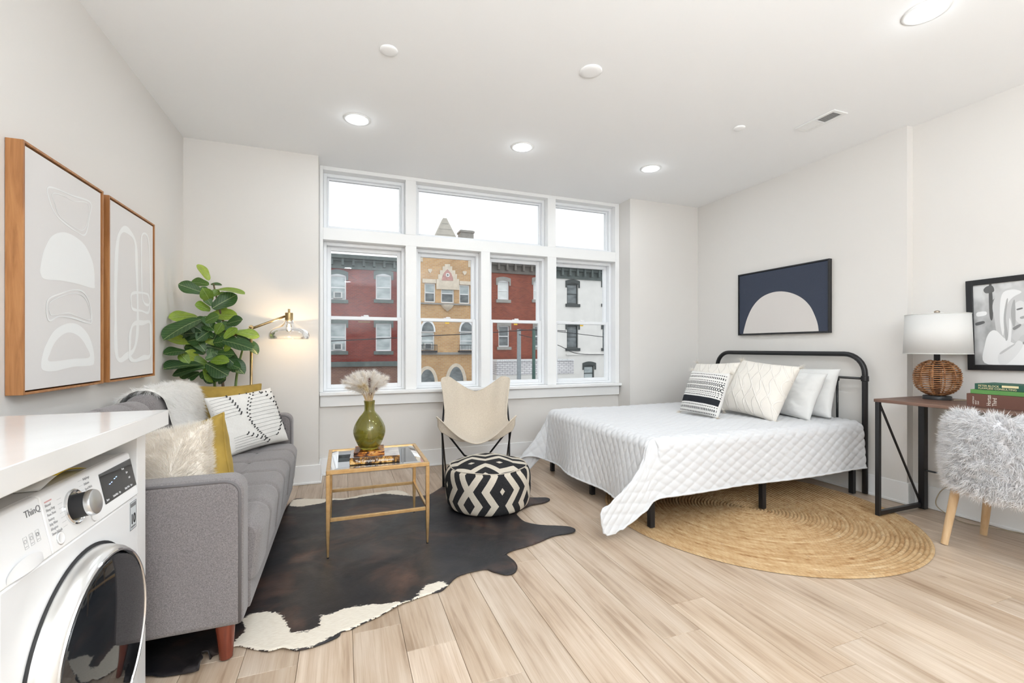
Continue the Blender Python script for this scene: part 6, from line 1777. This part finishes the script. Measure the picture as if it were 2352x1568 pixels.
# ================================================================== DESK
DW = M('dark_rustic_wood', (0.15, 0.08, 0.055), 0.5)
n_ = DW.noise(DW.scale(DW.coord(), (22, 1.6, 10)), 1.6, 5, .6, .5); DW.color(DW.ramp(n_, [(.3, (.085, .045, .034)), (.55, (.17, .095, .068)), (.75, (.26, .16, .115))])); DW = DW.m
desk = thing('desk', 'narrow desk with dark wood top and black folding metal frame by the wall', 'desk', (3.545, 1.44, 0)); DO = Vector((3.545, 1.44, 0))
dx0, dx1, dy0_, dy1_, dz = 3.288, 3.806, .93, 1.955, .780
def Dt(mb): mb.v = [(a - DO.x, b_ - DO.y, c_) for a, b_, c_ in mb.v]; return mb
mesh_obj('desktop', Dt(MB().box(dx0, dx1, dy0_, dy1_, dz - .020, dz)), DW, desk, bevel=.002)
def onrug(x, y): return .0132 if (x - JC.x) ** 2 + (y - JC.y) ** 2 < (JR + .02) ** 2 else .001
for yy, s in ((dy1_ - .018, -1), (dy0_ + .018, 1)):
    w = .024
    mesh_obj('front_leg', Dt(MB().box(dx0 + .004, dx0 + .004 + w, yy - w / 2, yy + w / 2, onrug(dx0, yy), dz - .0205)), BLK, desk, bevel=.001)
    mesh_obj('rear_leg', Dt(MB().box(dx1 - .030 - w, dx1 - .012, yy - w, yy + w / 2, .001, dz - .0205)), BLK, desk, bevel=.001)
    mesh_obj('bottom_bar', Dt(MB().box(dx0 + .0285, dx1 - .0545, yy - w / 2, yy + w / 2, .016, .042)), BLK, desk, bevel=.001)
    mesh_obj('brace', Dt(MB().bar((dx0 + .030, yy, dz - .03), (dx1 - .056, yy, .05), .010)), BLK, desk)
mesh_obj('back_bar', Dt(MB().box(dx1 - .050, dx1 - .030, dy0_ + .04, dy1_ - .04, dz - .06, dz - .035)), BLK, desk)
mesh_obj('back_bar', Dt(MB().tube([(dx1 - .04, dy0_ + .04, .27), (dx1 - .04, dy1_ - .04, .27)], .006, 8)), BLK, desk)
# ---- table lamp
TLX, TLY = 3.645, 1.79
tl = thing('table_lamp', 'table lamp with round woven rattan base and white drum shade on the desk', 'table lamp', (TLX, TLY, dz + .0004))
RAT = M('rattan', (0.30, 0.13, 0.045), 0.5); RAT.color(RAT.ramp(RAT.noise(RAT.coord(), 40, 3), [(.3, (.17, .062, .020)), (.55, (.34, .15, .055)), (.75, (.50, .27, .115))])); RAT = RAT.m
mesh_obj('base', MB().lathe([(.072, .0004), (.072, .018), (.068, .024), (.03, .026)], 40), BLK, tl, auto=40)
mesh_obj('inner_column', MB().lathe([(.016, .024), (.016, .34)], 16), BLK, tl, smooth=True)
RH, RR = .226, .118
def rprof(z):                 # z 0..1
    a = 2 * z - 1; return max(.04, RR * (1 - abs(a) ** 2.5) ** .5) if abs(a) < 1 else .04
nring = 18
for k in range(nring):
    f = (k + .5) / nring; r_ = rprof(.02 + .96 * f); z0 = .028 + RH * f
    mesh_obj('cane_ring', MB().tube([Vector((r_ * math.cos(a) * (1 + .014 * math.sin(12 * a + k * PI)), r_ * math.sin(a) * (1 + .014 * math.sin(12 * a + k * PI)), z0 + .0015 * math.sin(3 * a + k))) for a in [2 * PI * j / 60 for j in range(60)]], .0038, 6, closed=True), RAT, tl, smooth=True)
for j in range(12):
    a = 2 * PI * (j + .5) / 12
    mesh_obj('cane_stake', MB().tube([Vector(((rprof(.02 + .96 * f) - .003) * math.cos(a), (rprof(.02 + .96 * f) - .003) * math.sin(a), .028 + RH * f)) for f in [k / 16 for k in range(17)]], .0042, 6), RAT, tl, smooth=True)
SHADE = M('white_linen_shade', (0.88, 0.875, 0.86), 0.9); tl_ = SHADE.node('ShaderNodeBsdfTranslucent'); tl_.inputs[0].default_value = (.9, .88, .85, 1); mx = SHADE.node('ShaderNodeMixShader'); mx.inputs[0].default_value = .35
SHADE.link(SHADE.b.outputs[0], mx.inputs[1]); SHADE.link(tl_.outputs[0], mx.inputs[2]); SHADE.link(mx.outputs[0], SHADE.out.inputs['Surface']); SHADE.bump(SHADE.noise(SHADE.scale(SHADE.coord(), (500, 500, 500)), 1, 2), .1, .001)
sz0_, sz1_ = 1.078 - dz, 1.335 - dz
sh_ = mesh_obj('shade', MB().lathe([(.170, sz0_), (.161, sz1_)], 72, cap0=False, cap1=False), SHADE.m, tl, smooth=True)
q2 = sh_.modifiers.new('thickness', 'SOLIDIFY'); q2.thickness = .002
for r_, z in ((.170, sz0_), (.161, sz1_)): mesh_obj('shade_trim', MB().tube([Vector((r_ * math.cos(a), r_ * math.sin(a), z)) for a in [2 * PI * k / 72 for k in range(72)]], .0025, 6, closed=True), SHADE.m, sh_, smooth=True)
mesh_obj('shade_spider', MB().tube([(-.16, 0, sz1_ - .012), (.16, 0, sz1_ - .012)], .002, 6).tube([(0, -.16, sz1_ - .012), (0, .16, sz1_ - .012)], .002, 6), BRUSH, tl)
mesh_obj('harp', MB().tube([Vector((.045 * math.sin(a), 0, .345 + (sz1_ - .012 - .345) * (1 - math.cos(a)) / 2)) for a in [PI * k / 16 for k in range(17)]], .002, 6).tube([Vector((-.045 * math.sin(a), 0, .345 + (sz1_ - .012 - .345) * (1 - math.cos(a)) / 2)) for a in [PI * k / 16 for k in range(17)]], .002, 6), BRUSH, tl)
mesh_obj('finial', MB().lathe([(.003, sz1_ - .012), (.004, sz1_ + .006), (.014, sz1_ + .010), (.016, sz1_ + .017), (.012, sz1_ + .024), (.001, sz1_ + .027)], 20), mat('aged_nickel', (0.45, 0.38, 0.31), .3, 1.0), tl, smooth=True)
# ---- lamp cord behind the desk
cpts = [(3.64, 1.70, dz + .004), (3.74, 1.66, dz + .004), (3.815, 1.65, dz + .003), (3.822, 1.648, dz - .05), (3.812, 1.66, .45), (3.806, 1.70, .25)] 
cpts += [on_x(2172, 1120, 3.80), on_x(2153, 1140, 3.79), on_x(2152, 1162, 3.78), Vector((3.74, 1.76, .008)), Vector((3.70, 1.68, .006)), Vector((3.74, 1.58, .006)), Vector((3.80, 1.45, .010)), Vector((3.806, 1.30, .03)), Vector((3.808, 1.2, .12))]
CORD = mat('beige_cord', (0.42, 0.35, 0.25), .6)
tag(mesh_obj('lamp_cord', MB().tube(bezier_smooth(cpts, 8, closed=False), .0032, 8), CORD, smooth=True), 'thin beige lamp cord hanging behind the desk to the floor', 'cord')
# ---- books
GR1 = mat('dark_green_cloth', (0.020, 0.085, 0.055), .7, bump=.2, bscale=600); GR2 = mat('light_green_cloth', (0.10, 0.25, 0.065), .7, bump=.2, bscale=600); BRN = mat('brown_cloth', (0.135, 0.058, 0.040), .75, bump=.2, bscale=600); GLD = mat('gold_lettering', (0.72, 0.62, 0.36), .5); WHT = mat('pale_lettering', (0.75, 0.70, 0.62), .5)
bR = -PI / 2                     # spine towards the room (-x)
def bpos(u, v, z): return on_z(u, v, z)
k1 = bpos(2220, 932, dz); y_e = k1.y
hb = .074
bB = book('hardback_book', 'thick brown hardback at the bottom of the stack on the desk', (.29, .215, hb), (k1.x + .1085, y_e - .145, dz + .0004), bR, BRN)
bG = book('hardback_book', 'thin light green hardback between a brown and a dark green book', (.27, .20, .024), (k1.x + .108, y_e - .148, dz + hb + .001), bR + .02, GR2)
bD = book('hardback_book', 'dark green hardback with gold lettering on top of the desk book stack', (.255, .19, .034), (k1.x + .110, y_e - .158, dz + hb + .0256), bR - .02, GR1)
for w, s, z, xx, m_ in (('PETER BLOCK', .0150, .0175, -.112, GLD), ('FLAWLESS CONSULTING', .0150, .0035, -.112, GLD)):
    text_obj('title', w, s, m_, bD, frame_mtx((xx, -.0970, z), (1, 0, 0), (0, 0, 1)), xscale=.95)
mesh_obj('spine_panel', MB().box(-.012, .055, -.0972, -.0968, .018, .030), GLD, bD)
for i, w in enumerate(('Hortus', 'Third')): text_obj('title', w, .026, WHT, bB, frame_mtx((-.040 + .024 * i, -.1094, .012), (0, 0, 1), (-1, 0, 0)), xscale=.80)
for i, w in enumerate(('HORTORIUM', 'BAILEY', 'STAFF')): text_obj('title', w, .0085, WHT, bB, frame_mtx((-.112 + .011 * i, -.1094, .014), (0, 0, 1), (-1, 0, 0)), xscale=.9)

# ================================================================== FRAMED PHOTOGRAPH on the right wall
FPH = M('soft_grey_photograph', (0.6, 0.6, 0.6), 0.35)
X, Y, Z = FPH.sep(FPH.coord('Object'))
bgn = FPH.noise(FPH.scale(FPH.coord('Object'), (1, 7, 4)), 1.4, 3, .5)
c = FPH.ramp(bgn + Z * .6, [(.45, (.22, .22, .22)), (.62, (.40, .40, .40)), (.85, (.66, .66, .66))])
FPH.color(c)
fy0, fy1, fz0, fz1 = 1.255, 1.708, .978, 1.556
ph = thing('framed_photograph', 'black framed black and white portrait photograph on the wall behind the lamp', 'wall art', (XR2, (fy0 + fy1) / 2, fz0)); PO_ = Vector((XR2, (fy0 + fy1) / 2, fz0))
def Pt(mb): mb.v = [(a - PO_.x, b_ - PO_.y, c_ - PO_.z) for a, b_, c_ in mb.v]; return mb
fw = .034; xfp = XR2 - .026
for (a, b_, c_, d) in ((fy0, fy0 + fw, fz0, fz1), (fy1 - fw, fy1, fz0, fz1), (fy0 + fw, fy1 - fw, fz0, fz0 + fw), (fy0 + fw, fy1 - fw, fz1 - fw, fz1)):
    mesh_obj('frame_side', Pt(MB().box(xfp, XR2 - .0015, a, b_, c_, d)), FRB, ph, bevel=.002)
mesh_obj('print', Pt(MB().box(xfp + .010, XR2 - .002, fy0 + fw, fy1 - fw, fz0 + fw, fz1 - fw)), FPH.m, ph)
pr_ = mesh_obj('print_figure', Pt(MB().box(xfp + .0098, xfp + .0099, fy1 - fw - .002, fy1 - fw - .001, fz0 + fw + .001, fz0 + fw + .002)), FPH.m, ph)
tones = [  # soft grey shapes of a generic seated figure with long pale hair, back to front
    (.10, [(2277, 652), (2283, 651), (2285, 715), (2281, 735), (2276, 718)]), (.12, [(2264, 664), (2272, 656), (2285, 655), (2288, 668), (2270, 672)]), (.16, [(2284, 690), (2296, 684), (2298, 712), (2286, 716)]), (.80, [(2248, 716), (2268, 714), (2268, 722), (2248, 725)]), (.14, [(2244, 740), (2262, 736), (2264, 741), (2246, 746)]),
    (.58, [(2288, 735), (2284, 700), (2298, 672), (2325, 660), (2360, 662), (2386, 688), (2396, 735), (2392, 800), (2372, 770), (2335, 800), (2302, 792), (2292, 765)]),
    (.84, [(2262, 832), (2264, 790), (2274, 764), (2290, 758), (2312, 778), (2345, 792), (2378, 782), (2402, 800), (2408, 836), (2330, 838)]),
    (.70, [(2334, 700), (2348, 690), (2364, 700), (2368, 718), (2362, 736), (2350, 744), (2338, 736), (2332, 718)]),
    (.40, [(2330, 696), (2336, 690), (2336, 740), (2330, 748), (2326, 720)]), (.80, [(2306, 676), (2330, 664), (2352, 670), (2332, 682), (2318, 700), (2312, 740), (2306, 770), (2300, 730)]), (.42, [(2316, 690), (2320, 688), (2314, 730), (2318, 770), (2312, 780), (2309, 730)]), (.82, [(2322, 730), (2327, 750), (2322, 795), (2314, 800), (2320, 760)]),
    (.18, [(2340, 709), (2352, 706), (2353, 709), (2341, 712)]), (.38, [(2347, 728), (2358, 725), (2358, 730), (2349, 732)]), (.50, [(2358, 708), (2362, 720), (2357, 722)]),
    (.62, [(2326, 772), (2340, 756), (2356, 748), (2366, 752), (2362, 764), (2348, 772), (2338, 784)]), (.76, [(2296, 812), (2326, 796), (2342, 782), (2352, 792), (2336, 816), (2312, 836), (2296, 834)]), (.55, [(2300, 808), (2330, 790), (2331, 793), (2302, 812)]), (.25, [(2330, 752), (2346, 744), (2348, 748), (2333, 757)])]
for ti, (g_, pts) in enumerate(tones):
    q = [(p.y, p.z) for p in (on_x(u, v, xfp + .0098) for u, v in pts)]
    q = [(p.x, p.y) for p in bezier_smooth(q, 5)]
    q = [(min(max(a, fy0 + fw + .001), fy1 - fw - .001), min(max(b_, fz0 + fw + .001), fz1 - fw - .001)) for a, b_ in q]
    if poly_area(q) > 0: q = list(reversed(q))
    mesh_obj('print_tone', Pt(MB().add([(xfp + .0097 - .00012 * ti, a, b_) for a, b_ in q], [tuple(range(len(q)))])), mat('print_grey_%02d' % int(g_ * 100), (g_, g_, g_), .45), pr_)
ph.rotation_euler = (math.radians(-1.2), 0, 0)

# ================================================================== FUR CHAIR
fc = thing('fur_chair', 'fluffy pale grey fur tub chair with round wooden legs pulled up to the desk', 'chair', (3.36, 1.30, 0)); FCO = Vector((3.36, 1.30, 0))
FURG = fur_mat('pale_grey_fur', (0.82, 0.81, 0.815), (0.95, 0.945, 0.95), .12); FURGB = mat('grey_fur_backing', (0.80, 0.79, 0.80), .95); PINE = M('pale_birch', (0.62, 0.42, 0.23), .5); PINE.color(PINE.ramp(PINE.noise(PINE.scale(PINE.coord(), (20, 20, 3)), 2, 4), [(.3, (.56, .36, .19)), (.7, (.70, .51, .31))])); PINE = PINE.m
def shell(u, v):
    """tub back: u round the horseshoe, v up the outside, over the rim and down the inside"""
    a = (u - .5) * PI * 1.26
    ro, ri = .262, .165
    hgt0, hgt1 = .345, .752 - .17 * max(0, abs(u - .5) * 2 - .50) / .50
    if v < .46: r, z = ro + .012 * math.sin(v / .46 * PI), hgt0 + (hgt1 - .05 - hgt0) * v / .46
    elif v < .64: w = (v - .46) / .18 * PI; r, z = (ro + ri) / 2 + (ro - ri) / 2 * math.cos(w), hgt1 - .05 + .05 * math.sin(w)
    else: r, z = ri, hgt1 - .05 - (hgt1 - .05 - .42) * (v - .64) / .36
    x = -math.cos(a) * r * 1.0; y = math.sin(a) * r * 1.04
    return (x + .015, y, z)
mb = MB().grid(shell, 60, 40)
W = 61
for side in (0, 60):
    ids = [j * W + side for j in range(41)]; c0 = len(mb.v); mb.v.append(tuple(sum((Vector(mb.v[i]) for i in ids), Vector()) / 41))
    for k in range(40): mb.f.append((ids[k], ids[k + 1], c0) if side == 0 else (ids[k + 1], ids[k], c0))
bk = mesh_obj('backrest', mb, FURGB, fc, smooth=True)
seatp = [(.02, .345), (.24, .345), (.262, .36), (.268, .40), (.255, .44), (.20, .455), (.02, .46)]
mb2 = MB().lathe([(p.x, p.y) for p in bezier_smooth(seatp, 4, closed=False)], 48)
mb2.v = [(a + .015, b_, c_) for a, b_, c_ in mb2.v]
se = mesh_obj('seat', mb2, FURGB, fc, smooth=True)
for o_, n, sd, par in ((bk, 34000, 21, 'b'), (se, 12000, 22, 's')):
    P_, N_, rg = sample_surface(o_.data, n, sd)
    cen = np.array([0, 0, 0.55]); outw = P_ - np.array([0.015, 0, 0]); outw[:, 2] = 0
    if par == 'b':
        # make normals point away from the shell material
        rr_ = np.hypot(P_[:, 0] - .015, P_[:, 1] / 1.04); sgn = np.where(rr_ > .2135, 1.0, -1.0); rad_ = outw / (np.linalg.norm(outw, axis=1, keepdims=True) + 1e-6)
        chk = (N_ * rad_).sum(1) * sgn; flip = np.where((np.abs(N_[:, 2]) > .6), np.where(N_[:, 2] < 0, -1, 1), np.where(chk < 0, -1, 1)); N_ = N_ * flip[:, None]
    sw = np.stack([np.sin(P_[:, 2] * 9 + P_[:, 1] * 6), np.cos(P_[:, 1] * 11 + P_[:, 2] * 5), -.5 + .5 * np.sin(P_[:, 1] * 8)], 1)
    cv_, cc_ = clump_noise(P_, rg, 1000 if par == 'b' else 400, sd); D_ = N_ * .65 + sw * .38 + cv_ * .34 + (cc_ - P_) * 14 + rg.normal(size=P_.shape) * .13
    strands('fur', P_, D_, rg.uniform(.034, .062, len(P_)), rg.uniform(.0020, .0042, len(P_)), FURG, fc, droop=.35, curl=.5, seed=sd)
for (tx, ty, fx_, fy_) in ((3.235, 1.50, 3.198, 1.537), (3.52, 1.48, 3.585, 1.535), (3.235, 1.10, 3.198, 1.06), (3.52, 1.12, 3.585, 1.06)):
    a, b_ = Vector((tx, ty, .336)) - FCO, Vector((fx_, fy_, .004)) - FCO
    l_ = mesh_obj('leg', MB().tube([a, b_], [.0215, .0165], 18), PINE, fc, auto=40)
    mesh_obj('leg_cap', MB().tube([a + Vector((0, 0, .012)), a - (a - b_).normalized() * .010], .0235, 18), SEAL, l_, auto=40)
